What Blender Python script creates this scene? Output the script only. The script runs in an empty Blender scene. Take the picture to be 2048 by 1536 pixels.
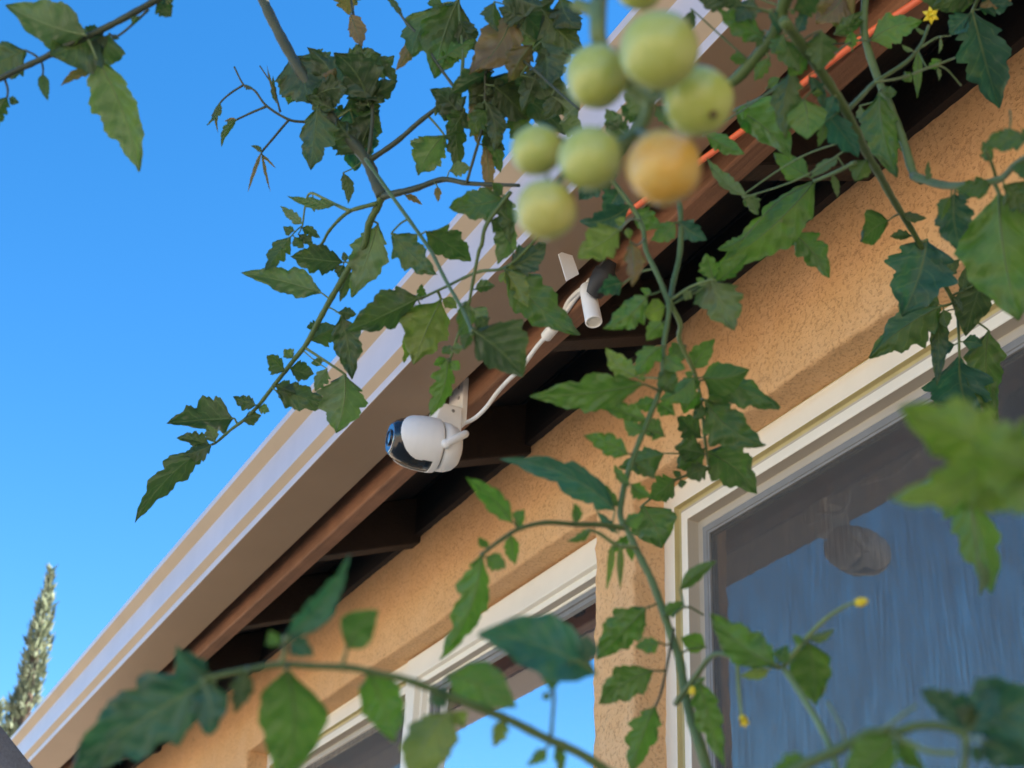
import bpy, math, random
from mathutils import Vector, Matrix, noise

# ------------------------------------------------------------------ camera, sky, sun, exposure
scene = bpy.context.scene
FPX = 3050.0                                   # focal length in pixels of the 2048 px wide photograph
EYE = Vector((0.0, 0.0, 1.5))
# house axes: +x towards the wall, +y along the wall (away), +z up; rows of the camera-to-world rotation
ROT = Matrix(((0.89211079, -0.24152497, -0.38184294),
              (-0.45029452, -0.40596906, -0.79525089),
              (0.03705653, 0.88139368, -0.47092675)))
cam_data = bpy.data.cameras.new('camera')
cam_data.lens = FPX / 2048 * 36.0
cam_data.sensor_width = 36.0
cam_data.clip_start = 0.02
cam_data.clip_end = 4000
cam_data.dof.use_dof = True
cam_data.dof.focus_distance = 1.55
cam_data.dof.aperture_fstop = 14.0
cam = bpy.data.objects.new('camera', cam_data)
scene.collection.objects.link(cam)
cam.matrix_world = Matrix.Translation(EYE) @ ROT.to_4x4()
scene.camera = cam

SUN_ELEV = math.radians(35)
SUN_DIR = Vector((0.93, -0.37, 0)).normalized()   # horizontal direction towards the sun (behind the house)
world = bpy.data.worlds.new('World')
scene.world = world
world.use_nodes = True
wn = world.node_tree
bg = wn.nodes['Background']
sky = wn.nodes.new('ShaderNodeTexSky')
sky.sky_type = 'NISHITA'
sky.sun_disc = False
sky.sun_elevation = SUN_ELEV
sky.sun_rotation = math.atan2(SUN_DIR.x, SUN_DIR.y)
sky.altitude = 300
sky.air_density = 1.0
sky.dust_density = 0.4
sky.ozone_density = 2.6
hs = wn.nodes.new('ShaderNodeHueSaturation')
hs.inputs['Saturation'].default_value = 1.35
wn.links.new(sky.outputs[0], hs.inputs['Color'])
wn.links.new(hs.outputs[0], bg.inputs[0])
bg.inputs[1].default_value = 0.085

sun_data = bpy.data.lights.new('sun', 'SUN')
sun_data.energy = 5.0
sun_data.angle = math.radians(0.5)
sun_data.color = (1.0, 0.93, 0.82)
sun = bpy.data.objects.new('sun', sun_data)
scene.collection.objects.link(sun)
to_sun = Vector((SUN_DIR.x * math.cos(SUN_ELEV), SUN_DIR.y * math.cos(SUN_ELEV), math.sin(SUN_ELEV)))
sun.rotation_euler = to_sun.to_track_quat('Z', 'Y').to_euler()
sun.location = (4, -2, 6)

scene.view_settings.view_transform = 'Standard'
scene.view_settings.look = 'None'
scene.view_settings.exposure = 2.0
scene.view_settings.gamma = 1.0
scene.view_settings.use_curve_mapping = False
scene.render.engine = 'CYCLES'
scene.cycles.max_bounces = 8
scene.cycles.transparent_max_bounces = 8

# ------------------------------------------------------------------ helpers
COL = scene.collection

def px(x, y, d):
    """World point seen at photograph pixel (x, y), d metres along the camera axis."""
    return EYE + ROT @ Vector(((x - 1024) / FPX * d, (768 - y) / FPX * d, -d))

def tag(o, label=None, cat=None, group=None, kind=None):
    if label: o['label'] = label
    if cat: o['category'] = cat
    if group: o['group'] = group
    if kind: o['kind'] = kind
    return o

def empty(name, loc=(0, 0, 0), parent=None):
    o = bpy.data.objects.new(name, None)
    COL.objects.link(o)
    o.empty_display_size = 0.05
    o.location = loc
    if parent: o.parent = parent
    return o

def origin_of(p):
    v = Vector((0, 0, 0))
    while p is not None:
        v = v + p.location
        p = p.parent
    return v

class MB:
    """Collects vertices, faces, material slots and UVs in world coordinates."""
    def __init__(self):
        self.v, self.f, self.m, self.uv = [], [], [], {}
    def add(self, verts, faces, mat=0, uvs=None):
        o = len(self.v)
        self.v += [tuple(p) for p in verts]
        for f in faces:
            self.f.append(tuple(i + o for i in f)); self.m.append(mat)
        if uvs:
            for i, q in enumerate(uvs): self.uv[o + i] = q
    def box(self, a, b, mat=0):
        (x0, y0, z0), (x1, y1, z1) = a, b
        v = [(x0,y0,z0),(x1,y0,z0),(x1,y1,z0),(x0,y1,z0),(x0,y0,z1),(x1,y0,z1),(x1,y1,z1),(x0,y1,z1)]
        self.add(v, [(3,2,1,0),(4,5,6,7),(0,1,5,4),(1,2,6,5),(2,3,7,6),(3,0,4,7)], mat)
    def prism(self, prof, y0, y1, mat=0, cap=True):
        """Closed (x, z) profile extruded along y."""
        n = len(prof)
        v = [(x, y0, z) for x, z in prof] + [(x, y1, z) for x, z in prof]
        f = [(i, (i + 1) % n, n + (i + 1) % n, n + i) for i in range(n)]
        if cap: f += [tuple(range(n - 1, -1, -1)), tuple(range(n, 2 * n))]
        self.add(v, f, mat)
    def tube(self, pts, rad, sides=8, mat=0, caps=True):
        n = len(pts)
        ref = Vector((0.31, 0.17, 0.93)).normalized()
        rings = []
        for i, p in enumerate(pts):
            t = (pts[min(i + 1, n - 1)] - pts[max(i - 1, 0)])
            if t.length < 1e-9: t = Vector((0, 0, 1))
            t.normalize()
            a = ref - t * ref.dot(t)
            if a.length < 1e-3: a = t.orthogonal()
            a.normalize(); ref = a
            b = t.cross(a)
            r = rad[i] if hasattr(rad, '__len__') else rad
            rings.append([p + (a * math.cos(2*math.pi*k/sides) + b * math.sin(2*math.pi*k/sides)) * r for k in range(sides)])
        v = [q for r in rings for q in r]
        f = []
        for i in range(n - 1):
            for k in range(sides):
                k2 = (k + 1) % sides
                f.append((i*sides + k, i*sides + k2, (i+1)*sides + k2, (i+1)*sides + k))
        if caps:
            f.append(tuple(range(sides - 1, -1, -1)))
            f.append(tuple(range((n-1)*sides, n*sides)))
        self.add(v, f, mat)
    def lathe(self, prof, origin, axis, up=None, sides=32, mat=0):
        """prof: list of (distance along axis, radius)."""
        axis = Vector(axis).normalized()
        a = (Vector(up) - axis * Vector(up).dot(axis)).normalized() if up else axis.orthogonal().normalized()
        b = axis.cross(a)
        origin = Vector(origin)
        v = []
        for h, r in prof:
            for k in range(sides):
                c = 2*math.pi*k/sides
                v.append(origin + axis*h + (a*math.cos(c) + b*math.sin(c))*max(r, 1e-5))
        f = []
        for i in range(len(prof) - 1):
            for k in range(sides):
                k2 = (k+1) % sides
                f.append((i*sides+k, i*sides+k2, (i+1)*sides+k2, (i+1)*sides+k))
        f.append(tuple(range(sides-1, -1, -1)))
        f.append(tuple(range((len(prof)-1)*sides, len(prof)*sides)))
        self.add(v, f, mat)
    def build(self, name, mats, parent=None, smooth=False, bevel=0.0, bsegs=2, k=1.0):
        if k != 1.0: self.v = [tuple(EYE + (Vector(p) - EYE) * k) for p in self.v]
        o0 = origin_of(parent) if parent else Vector((0, 0, 0))
        me = bpy.data.meshes.new(name)
        me.from_pydata([(p[0]-o0.x, p[1]-o0.y, p[2]-o0.z) for p in self.v], [], self.f)
        if not isinstance(mats, (list, tuple)): mats = [mats]
        for m in mats: me.materials.append(m)
        if len(mats) > 1: me.polygons.foreach_set('material_index', self.m)
        if smooth: me.polygons.foreach_set('use_smooth', [True]*len(me.polygons))
        if self.uv:
            lay = me.uv_layers.new(name='leafmap')
            vi = [0]*len(me.loops)
            me.loops.foreach_get('vertex_index', vi)
            flat = []
            for i in vi: flat += self.uv.get(i, (0.5, 0.0))
            lay.data.foreach_set('uv', flat)
        me.update()
        o = bpy.data.objects.new(name, me)
        COL.objects.link(o)
        if parent: o.parent = parent
        if bevel:
            b = o.modifiers.new('bevel', 'BEVEL'); b.width = bevel; b.segments = bsegs
            b.limit_method = 'ANGLE'; b.angle_limit = math.radians(40)
        return o

def spline(pts, n=6):
    """Catmull-Rom through the points."""
    P = [pts[0]*2 - pts[1]] + list(pts) + [pts[-1]*2 - pts[-2]]
    out = []
    for i in range(1, len(P) - 2):
        for k in range(n):
            t = k / n
            a, b, c, d = P[i-1], P[i], P[i+1], P[i+2]
            out.append(0.5*((2*b) + (c-a)*t + (2*a-5*b+4*c-d)*t*t + (3*b-a-3*c+d)*t*t*t))
    out.append(pts[-1].copy())
    return out

# ------------------------------------------------------------------ materials
def mat(name):
    m = bpy.data.materials.new(name); m.use_nodes = True
    nt = m.node_tree
    return m, nt, nt.nodes['Principled BSDF']

def nd(nt, t, **kw):
    n = nt.nodes.new(t)
    for k, v in kw.items(): setattr(n, k, v)
    return n

def math_(nt, op, a, b=None, c=None, clamp=False):
    n = nt.nodes.new('ShaderNodeMath'); n.operation = op; n.use_clamp = clamp
    for i, q in enumerate((a, b, c)):
        if q is None: continue
        if isinstance(q, (int, float)): n.inputs[i].default_value = q
        else: nt.links.new(q, n.inputs[i])
    return n.outputs[0]

def mixc(nt, fac, a, b, mode='MIX'):
    n = nt.nodes.new('ShaderNodeMix'); n.data_type = 'RGBA'; n.blend_type = mode
    for s, q in ((n.inputs[0], fac), (n.inputs[6], a), (n.inputs[7], b)):
        if isinstance(q, (int, float)): s.default_value = q
        elif isinstance(q, tuple): s.default_value = (*q, 1) if len(q) == 3 else q
        else: nt.links.new(q, s)
    return n.outputs[2]

def noise_(nt, scale, detail=3, rough=0.55, vec=None, dist=0.0):
    n = nt.nodes.new('ShaderNodeTexNoise')
    n.inputs['Scale'].default_value = scale; n.inputs['Detail'].default_value = detail
    n.inputs['Roughness'].default_value = rough; n.inputs['Distortion'].default_value = dist
    if vec is not None: nt.links.new(vec, n.inputs['Vector'])
    return n.outputs['Fac']

def ramp(nt, fac, stops):
    n = nt.nodes.new('ShaderNodeValToRGB')
    e = n.color_ramp.elements
    e[0].position, e[0].color = stops[0][0], (*stops[0][1], 1)
    e[1].position, e[1].color = stops[-1][0], (*stops[-1][1], 1)
    for p, c in stops[1:-1]:
        q = e.new(p); q.color = (*c, 1)
    nt.links.new(fac, n.inputs[0])
    return n.outputs[0]

def geo_pos(nt, scale=None):
    g = nt.nodes.new('ShaderNodeNewGeometry')
    if scale is None: return g.outputs['Position']
    m = nt.nodes.new('ShaderNodeMapping'); m.inputs['Scale'].default_value = scale
    nt.links.new(g.outputs['Position'], m.inputs['Vector'])
    return m.outputs[0]

def bump(nt, bs, h, strength=0.3, dist=0.01):
    b = nt.nodes.new('ShaderNodeBump'); b.inputs['Strength'].default_value = strength
    b.inputs['Distance'].default_value = dist
    nt.links.new(h, b.inputs['Height']); nt.links.new(b.outputs[0], bs.inputs['Normal'])

def simple(name, col, rough=0.5, var=0.12, vscale=30, bumpy=0.0, bscale=200, spec=0.5, metal=0.0, stretch=None):
    m, nt, bs = mat(name)
    pos = geo_pos(nt, stretch)
    n = noise_(nt, vscale, 4, 0.6, pos)
    lo = tuple(c*(1-var) for c in col); hi = tuple(min(1, c*(1+var)) for c in col)
    nt.links.new(ramp(nt, n, [(0.3, lo), (0.7, hi)]), bs.inputs['Base Color'])
    bs.inputs['Roughness'].default_value = rough
    bs.inputs['Specular IOR Level'].default_value = spec
    bs.inputs['Metallic'].default_value = metal
    if bumpy: bump(nt, bs, noise_(nt, bscale, 4, 0.6, pos), bumpy, 0.004)
    return m

def stucco_material():
    m, nt, bs = mat('stucco')
    pos = geo_pos(nt)
    big = noise_(nt, 2.2, 4, 0.6, pos)
    mid = noise_(nt, 16, 5, 0.65, pos)
    fine = noise_(nt, 120, 5, 0.62, pos)
    c = ramp(nt, big, [(0.3, (0.68, 0.40, 0.185)), (0.7, (0.74, 0.46, 0.235))])
    c = mixc(nt, math_(nt, 'MULTIPLY', ramp(nt, mid, [(0.45, (0, 0, 0)), (0.75, (1, 1, 1))]), 0.45), c, (0.77, 0.51, 0.29))
    # dark pits of the trowelled dash coat
    pit = ramp(nt, noise_(nt, 210, 4, 0.62, pos, 0.12), [(0.365, (1, 1, 1)), (0.47, (0, 0, 0))])
    c = mixc(nt, math_(nt, 'MULTIPLY', pit, 0.4), c, (0.38, 0.20, 0.09))
    stain = ramp(nt, noise_(nt, 1.0, 5, 0.65, geo_pos(nt, (3, 3, 1.1)), 0.5), [(0.48, (0, 0, 0)), (0.72, (1, 1, 1))])
    c = mixc(nt, math_(nt, 'MULTIPLY', stain, 0.28), c, (0.50, 0.31, 0.19))
    nt.links.new(c, bs.inputs['Base Color'])
    bs.inputs['Roughness'].default_value = 0.93
    bs.inputs['Specular IOR Level'].default_value = 0.2
    h = math_(nt, 'SUBTRACT', math_(nt, 'ADD', fine, mid), math_(nt, 'MULTIPLY', pit, 0.9))
    bump(nt, bs, h, 0.5, 0.004)
    return m

def leaf_material():
    m, nt, bs = mat('tomato_leaf')
    out = nt.nodes['Material Output']
    info = nd(nt, 'ShaderNodeObjectInfo')
    uvn = nd(nt, 'ShaderNodeUVMap'); uvn.uv_map = 'leafmap'
    sep = nd(nt, 'ShaderNodeSeparateXYZ'); nt.links.new(uvn.outputs[0], sep.inputs[0])
    u = math_(nt, 'ABSOLUTE', math_(nt, 'MULTIPLY_ADD', sep.outputs[0], 2.0, -1.0))
    v = sep.outputs[1]
    nz = noise_(nt, 160, 4, 0.6, geo_pos(nt))
    vv = math_(nt, 'ADD', math_(nt, 'MULTIPLY_ADD', v, 6.0, math_(nt, 'MULTIPLY', u, -1.5)), math_(nt, 'MULTIPLY', nz, 0.6))
    lat = math_(nt, 'ABSOLUTE', math_(nt, 'SUBTRACT', math_(nt, 'FRACT', vv), 0.5))   # 0 on a vein
    latv = math_(nt, 'SUBTRACT', 1.0, math_(nt, 'DIVIDE', lat, 0.085), clamp=True)
    midv = math_(nt, 'SUBTRACT', 1.0, math_(nt, 'DIVIDE', u, 0.075), clamp=True)
    vein = math_(nt, 'MAXIMUM', math_(nt, 'MULTIPLY', latv, 0.6), midv)
    geo = nd(nt, 'ShaderNodeNewGeometry')
    mott = ramp(nt, noise_(nt, 70, 4, 0.65, geo_pos(nt)), [(0.25, (0.72, 0.75, 0.7)), (0.75, (1.25, 1.2, 1.25))])
    top = mixc(nt, 1.0, info.outputs['Color'], mott, 'MULTIPLY')
    spot = ramp(nt, noise_(nt, 38, 4, 0.6, geo_pos(nt), 0.4), [(0.60, (0, 0, 0)), (0.72, (1, 1, 1))])
    top = mixc(nt, math_(nt, 'MULTIPLY', spot, 0.45), top, mixc(nt, 0.5, top, (0.20, 0.20, 0.035)))
    under = mixc(nt, 0.30, top, (0.11, 0.155, 0.065))
    base = mixc(nt, geo.outputs['Backfacing'], top, under)
    base = mixc(nt, math_(nt, 'MULTIPLY', vein, 0.34), base, mixc(nt, 0.5, base, (0.34, 0.42, 0.17)))
    nt.links.new(base, bs.inputs['Base Color'])
    bs.inputs['Roughness'].default_value = 0.42
    bs.inputs['Specular IOR Level'].default_value = 0.5
    h = math_(nt, 'ADD', math_(nt, 'MULTIPLY', lat, 1.6), math_(nt, 'MULTIPLY', nz, 1.1))
    bump(nt, bs, math_(nt, 'SUBTRACT', h, math_(nt, 'MULTIPLY', midv, 0.6)), 0.3, 0.002)
    tr = nd(nt, 'ShaderNodeBsdfTranslucent')
    trc = mixc(nt, 1.0, base, (2.4, 2.7, 0.8), 'MULTIPLY')
    nt.links.new(trc, tr.inputs['Color'])
    mx = nd(nt, 'ShaderNodeMixShader'); mx.inputs[0].default_value = 0.42
    nt.links.new(bs.outputs[0], mx.inputs[1]); nt.links.new(tr.outputs[0], mx.inputs[2])
    nt.links.new(mx.outputs[0], out.inputs['Surface'])
    return m

def stem_material(name, c0, c1):
    m, nt, bs = mat(name)
    n = noise_(nt, 45, 4, 0.6, geo_pos(nt))
    nt.links.new(ramp(nt, n, [(0.3, c0), (0.7, c1)]), bs.inputs['Base Color'])
    bs.inputs['Roughness'].default_value = 0.55
    bs.inputs['Sheen Weight'].default_value = 0.12      # fine white hairs
    bs.inputs['Sheen Roughness'].default_value = 0.4
    bump(nt, bs, noise_(nt, 500, 2, 0.5, geo_pos(nt)), 0.3, 0.001)
    return m

def tomato_material():
    m, nt, bs = mat('tomato_skin')
    info = nd(nt, 'ShaderNodeObjectInfo')
    tc = nd(nt, 'ShaderNodeTexCoord')
    sep = nd(nt, 'ShaderNodeSeparateXYZ'); nt.links.new(tc.outputs['Generated'], sep.inputs[0])
    n1 = noise_(nt, 3.0, 3, 0.5, tc.outputs['Generated'])
    n2 = noise_(nt, 34, 3, 0.6, tc.outputs['Generated'])
    pale = mixc(nt, 0.20, info.outputs['Color'], (0.62, 0.66, 0.34))
    c = mixc(nt, ramp(nt, n1, [(0.35, (0, 0, 0)), (0.65, (1, 1, 1))]), info.outputs['Color'], pale)
    shoulder = math_(nt, 'MULTIPLY', math_(nt, 'SUBTRACT', sep.outputs[2], 0.62, clamp=True), 1.6)
    c = mixc(nt, shoulder, c, (0.22, 0.33, 0.10))
    c = mixc(nt, math_(nt, 'MULTIPLY', ramp(nt, n2, [(0.55, (0, 0, 0)), (0.75, (1, 1, 1))]), 0.25), c, (0.72, 0.72, 0.42))
    nt.links.new(c, bs.inputs['Base Color'])
    bs.inputs['Roughness'].default_value = 0.27
    bs.inputs['Subsurface Weight'].default_value = 0.35
    bs.inputs['Subsurface Radius'].default_value = (0.006, 0.005, 0.002)
    bs.inputs['Subsurface Scale'].default_value = 1.0
    return m

def glass_material(name, refl, wavy, tint=(0.93, 0.97, 1, 1)):
    """Dark room behind coated double glazing: mirror layer over a dark diffuse body."""
    m, nt, bs = mat(name)
    out = nt.nodes['Material Output']
    bs.inputs['Base Color'].default_value = (0.018, 0.02, 0.024, 1)
    bs.inputs['Roughness'].default_value = 0.3
    gl = nd(nt, 'ShaderNodeBsdfGlossy')
    gl.inputs['Roughness'].default_value = 0.02
    gl.inputs['Color'].default_value = tint
    h = noise_(nt, 1.0, 3, 0.55, geo_pos(nt, (1, 26, 3.2)), 0.8)
    b = nd(nt, 'ShaderNodeBump'); b.inputs['Strength'].default_value = wavy; b.inputs['Distance'].default_value = 0.004
    nt.links.new(h, b.inputs['Height']); nt.links.new(b.outputs[0], gl.inputs['Normal'])
    fr = nd(nt, 'ShaderNodeFresnel'); fr.inputs[0].default_value = 1.6
    fac = math_(nt, 'MULTIPLY_ADD', fr.outputs[0], 0.8, refl, clamp=True)
    mx = nd(nt, 'ShaderNodeMixShader')
    nt.links.new(fac, mx.inputs[0]); nt.links.new(bs.outputs[0], mx.inputs[1]); nt.links.new(gl.outputs[0], mx.inputs[2])
    nt.links.new(mx.outputs[0], out.inputs['Surface'])
    return m

def screen_material():
    """Charcoal insect mesh, woven far finer than a pixel: half open."""
    m, nt, bs = mat('insect_mesh')
    out = nt.nodes['Material Output']
    bs.inputs['Base Color'].default_value = (0.075, 0.073, 0.07, 1)
    bs.inputs['Roughness'].default_value = 0.6
    tp = nd(nt, 'ShaderNodeBsdfTransparent')
    n = noise_(nt, 1.0, 4, 0.6, geo_pos(nt, (1, 120, 11)), 1.2)
    n2 = noise_(nt, 900, 2, 0.5, geo_pos(nt))
    fac = math_(nt, 'ADD', math_(nt, 'MULTIPLY_ADD', ramp(nt, n, [(0.38, (0, 0, 0)), (0.62, (1, 1, 1))]), 0.16, 0.25), math_(nt, 'MULTIPLY', n2, 0.12))
    mx = nd(nt, 'ShaderNodeMixShader')
    nt.links.new(fac, mx.inputs[0]); nt.links.new(tp.outputs[0], mx.inputs[1]); nt.links.new(bs.outputs[0], mx.inputs[2])
    nt.links.new(mx.outputs[0], out.inputs['Surface'])
    return m

def wood_material(name, c0, c1, rough=0.75):
    m, nt, bs = mat(name)
    g = noise_(nt, 1.0, 6, 0.65, geo_pos(nt, (160, 5, 160)), 0.6)
    s = noise_(nt, 7, 5, 0.6, geo_pos(nt))
    c = ramp(nt, g, [(0.3, c0), (0.7, c1)])
    c = mixc(nt, math_(nt, 'MULTIPLY', ramp(nt, s, [(0.45, (0, 0, 0)), (0.7, (1, 1, 1))]), 0.5), c, tuple(min(1, q*1.45) for q in c1))
    nt.links.new(c, bs.inputs['Base Color'])
    bs.inputs['Roughness'].default_value = rough
    bump(nt, bs, math_(nt, 'ADD', g, noise_(nt, 260, 4, 0.6, geo_pos(nt))), 0.5, 0.002)
    return m

M = {}
M['stucco'] = stucco_material()
M['leaf'] = leaf_material()
M['stem'] = stem_material('green_stem', (0.050, 0.092, 0.020), (0.095, 0.145, 0.035))
M['stem_pale'] = stem_material('pale_stem', (0.095, 0.150, 0.045), (0.165, 0.225, 0.08))
M['stem_dark'] = stem_material('dark_stem', (0.022, 0.033, 0.016), (0.045, 0.058, 0.026))
M['tomato'] = tomato_material()
M['scar'] = simple('blossom_scar', (0.09, 0.06, 0.025), 0.8)
M['petal'] = simple('flower_petal', (0.75, 0.60, 0.03), 0.5, 0.15, 120)
M['glass_clear'] = glass_material('clear_glass', 0.60, 0.01)
M['glass_screened'] = glass_material('screened_glass', 0.66, 0.018, (0.98, 0.90, 0.80, 1))
M['mesh'] = screen_material()
M['frame_olive'] = simple('olive_frame_steps', (0.46, 0.38, 0.17), 0.55, 0.1, 20)  # olive tone for the narrow step faces of the window frames
M['sash_shade'] = simple('shaded_sash_vinyl', (0.42, 0.37, 0.30), 0.5, 0.05, 9)  # darker vinyl: shade of the recessed inner steps painted into the colour
M['vinyl'] = simple('white_vinyl', (0.80, 0.76, 0.66), 0.38, 0.04, 9, 0.05, 60)
M['screen_frame'] = simple('grey_aluminium', (0.20, 0.20, 0.20), 0.5, 0.1)
M['trim'] = wood_material('brown_trim_paint', (0.14, 0.062, 0.030), (0.24, 0.11, 0.055))
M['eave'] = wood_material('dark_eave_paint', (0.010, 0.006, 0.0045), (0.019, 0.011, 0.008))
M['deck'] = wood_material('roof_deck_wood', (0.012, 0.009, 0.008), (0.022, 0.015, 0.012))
M['gutter_tan'] = simple('tan_gutter_steps', (0.36, 0.265, 0.17), 0.5, 0.08, 5)
M['gutter_brown'] = simple('brown_gutter_underside', (0.27, 0.18, 0.11), 0.45, 0.08, 3)
M['gutter'] = simple('almond_gutter_enamel', (0.48, 0.44, 0.46), 0.36, 0.07, 1.0, 0.03, 25, 0.5, 0.0, (40, 7, 6))
M['roofing'] = simple('roof_tile', (0.22, 0.12, 0.08), 0.85, 0.3, 8, 0.5, 40)
M['white_plastic'] = simple('white_plastic', (0.80, 0.79, 0.77), 0.42, 0.02)
M['black_plastic'] = simple('black_plastic', (0.012, 0.013, 0.016), 0.16, 0.05, 30, 0, 200, 0.6)
M['lens'] = simple('lens_glass', (0.02, 0.025, 0.04), 0.05, 0.05, 30, 0, 200, 1.0)
M['lens'].node_tree.nodes['Principled BSDF'].inputs['IOR'].default_value = 2.6
M['steel'] = simple('screw_steel', (0.35, 0.34, 0.33), 0.35, 0.1, 200, 0, 200, 0.5, 0.9)
M['orange'] = simple('orange_cord_jacket', (0.80, 0.16, 0.065), 0.5, 0.08, 40)
M['black_rubber'] = simple('black_rubber', (0.02, 0.02, 0.022), 0.6, 0.2)
M['card'] = simple('white_card', (0.72, 0.72, 0.74), 0.6, 0.04)
M['grey_wood'] = wood_material('weathered_timber', (0.12, 0.105, 0.095), (0.21, 0.19, 0.175), 0.9)
M['ground'] = simple('patio_ground', (0.58, 0.44, 0.30), 0.95, 0.25, 1.6, 0.4, 25)
M['bark'] = simple('cypress_bark', (0.10, 0.07, 0.05), 0.9, 0.3, 40, 0.5)
M['cypress'] = simple('cypress_foliage', (0.14, 0.17, 0.10), 0.7, 0.45, 6)

# ------------------------------------------------------------------ ground
Z0 = EYE.z                                     # heights below are given above the eye and lifted by Z0
g = MB()
g.add([(-600, -600, 0), (600, -600, 0), (600, 600, 0), (-600, 600, 0)], [(0, 1, 2, 3)])
tag(g.build('ground', M['ground']), kind='structure')

# ------------------------------------------------------------------ house
WK = 0.915                                     # wall and windows are laid out in units of WK metres about the eye
GZ = Z0 - Z0 / WK                              # the ground in those units
WALL = 1.10; FRAME_X = 1.152
Y_NEAR, Y_FAR = -3.0, 5.4
house = empty('stucco_house', (WALL * WK, 0.5, 0))
tag(house, 'orange tan stucco house with brown eaves, cream gutter and two white framed windows', 'house')

OPEN = [(0.25, 1.85), (1.958, 3.75)]           # window recesses along y
OTOP, OBOT = 0.979, -0.55
RND = 0.006

def axis_lines(a, b, step, edges):
    """Grid lines from a to b, crowded round the edges; edges = (position, sign towards the inside)."""
    s = set()
    n = int((b - a) / step)
    for i in range(n + 1): s.add(round(a + (b - a) * i / n, 5))
    for e, sg in edges:
        s = {q for q in s if not (-0.001 < (q - e) * sg < 0.0135)}
        for k in (-0.004, 0.0, 0.0015, 0.003, 0.0045, 0.0058, 0.0061, 0.0064, 0.0067, 0.007, 0.0073): s.add(round(e + sg * k, 5))
    return sorted(s)

def reveal(sd):
    if sd <= 0: return 0.0
    if sd <= RND: return RND - math.sqrt(max(0, RND*RND - sd*sd))
    return RND + (sd - RND) / 0.0013 * (0.062 - RND)

def stucco_wall():
    ys = axis_lines(0.55, 4.3, 0.009, [(OPEN[0][1], -1), (OPEN[1][0], 1), (OPEN[1][1], -1)])
    zs = axis_lines(-0.12, 1.19, 0.008, [(OTOP, -1)])
    idx = {}; v = []; f = []
    def sd(y, z):
        best = -1
        for a, b in OPEN:
            best = max(best, min(y - a, b - y, OTOP - z, z - OBOT))
        return best
    S = [[sd(y, z) for z in zs] for y in ys]
    for i, y in enumerate(ys):
        for j, z in enumerate(zs):
            s = S[i][j]
            if s > 0.0075: continue
            d = reveal(s)
            p = Vector((WALL + d, y, z + Z0))
            q = p * 60
            edge = max(0.0, 1 - abs(s - 0.001) / 0.02)
            n1 = noise.noise(q) * 0.0013 + noise.noise(q * 2.3) * 0.0009 + noise.noise(p * 9) * 0.0016
            n1 += edge * (noise.noise(p * 45) * 0.0026 + noise.noise(p * 110) * 0.0012)
            if s > RND:      # reveal faces: push sideways instead
                p.z += n1 * (1.0 if OTOP - z < 0.01 else 0)
                p.y += n1 * (0 if OTOP - z < 0.01 else 1.0)
            else:
                p.x -= n1
            idx[i, j] = len(v); v.append(p)
    for i in range(len(ys) - 1):
        for j in range(len(zs) - 1):
            k = [(i, j), (i, j+1), (i+1, j+1), (i+1, j)]
            if all(q in idx for q in k): f.append(tuple(idx[q] for q in k))
    m = MB(); m.add(v, f)
    # the rest of the shell, coarse: below the sills, beyond the finished stretch, end walls, back
    zt = 1.19 + Z0
    def quad(y0, y1, z0, z1): m.add([(WALL, y0, z0), (WALL, y0, z1), (WALL, y1, z1), (WALL, y1, z0)], [(0, 1, 2, 3)])
    quad(Y_NEAR, 0.25, GZ, zt); quad(0.25, 0.55, OTOP + Z0, zt); quad(4.3, Y_FAR, GZ, zt)
    quad(0.25, 4.3, GZ, OBOT + Z0); quad(1.85, 1.958, OBOT + Z0, Z0 - 0.12); quad(3.75, 4.3, OBOT + Z0, Z0 - 0.12)
    for a, b in OPEN:                          # sill and reveals of the lower part
        m.add([(WALL, a, OBOT + Z0), (WALL, b, OBOT + Z0), (WALL + 0.06, b, OBOT + Z0), (WALL + 0.06, a, OBOT + Z0)], [(0, 1, 2, 3)])
        for y in (a, b):
            top = OTOP + Z0 if y == 0.25 else Z0 - 0.12
            m.add([(WALL, y, OBOT + Z0), (WALL + 0.06, y, OBOT + Z0), (WALL + 0.06, y, top), (WALL, y, top)], [(0, 1, 2, 3)])
    m.add([(WALL, 0.25, OTOP + Z0), (WALL, 0.55, OTOP + Z0), (WALL + 0.06, 0.55, OTOP + Z0), (WALL + 0.06, 0.25, OTOP + Z0)], [(0, 1, 2, 3)])
    X2 = 9.0
    for y in (Y_NEAR, Y_FAR):
        m.add([(WALL, y, GZ), (X2, y, GZ), (X2, y, zt), (5.05, y, zt + 1.32), (WALL, y, zt)], [(0, 1, 2, 3, 4)])
    m.add([(X2, Y_NEAR, GZ), (X2, Y_FAR, GZ), (X2, Y_FAR, zt), (X2, Y_NEAR, zt)], [(0, 1, 2, 3)])
    o = m.build('wall', M['stucco'], house, smooth=True, k=WK)
    return o
stucco_wall()

# open eave: rafters, blocking board, deck, roof, fascia, gutter.  Underside of rafters: z = RZ(x)
WX = WALL * WK
Y_NEAR, Y_FAR = Y_NEAR * WK, Y_FAR * WK
SL = 0.356
def RZ(x): return Z0 + 1.003 + SL * (x - 0.8035)
RH = 0.092
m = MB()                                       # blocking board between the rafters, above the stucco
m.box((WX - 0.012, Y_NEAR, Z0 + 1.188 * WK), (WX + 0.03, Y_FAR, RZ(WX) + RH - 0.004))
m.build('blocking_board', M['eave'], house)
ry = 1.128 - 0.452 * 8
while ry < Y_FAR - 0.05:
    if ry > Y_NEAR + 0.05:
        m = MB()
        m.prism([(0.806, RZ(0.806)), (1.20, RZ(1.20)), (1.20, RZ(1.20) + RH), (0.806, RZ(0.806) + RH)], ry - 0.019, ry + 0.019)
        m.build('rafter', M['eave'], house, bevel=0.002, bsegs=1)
    ry += 0.452
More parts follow.
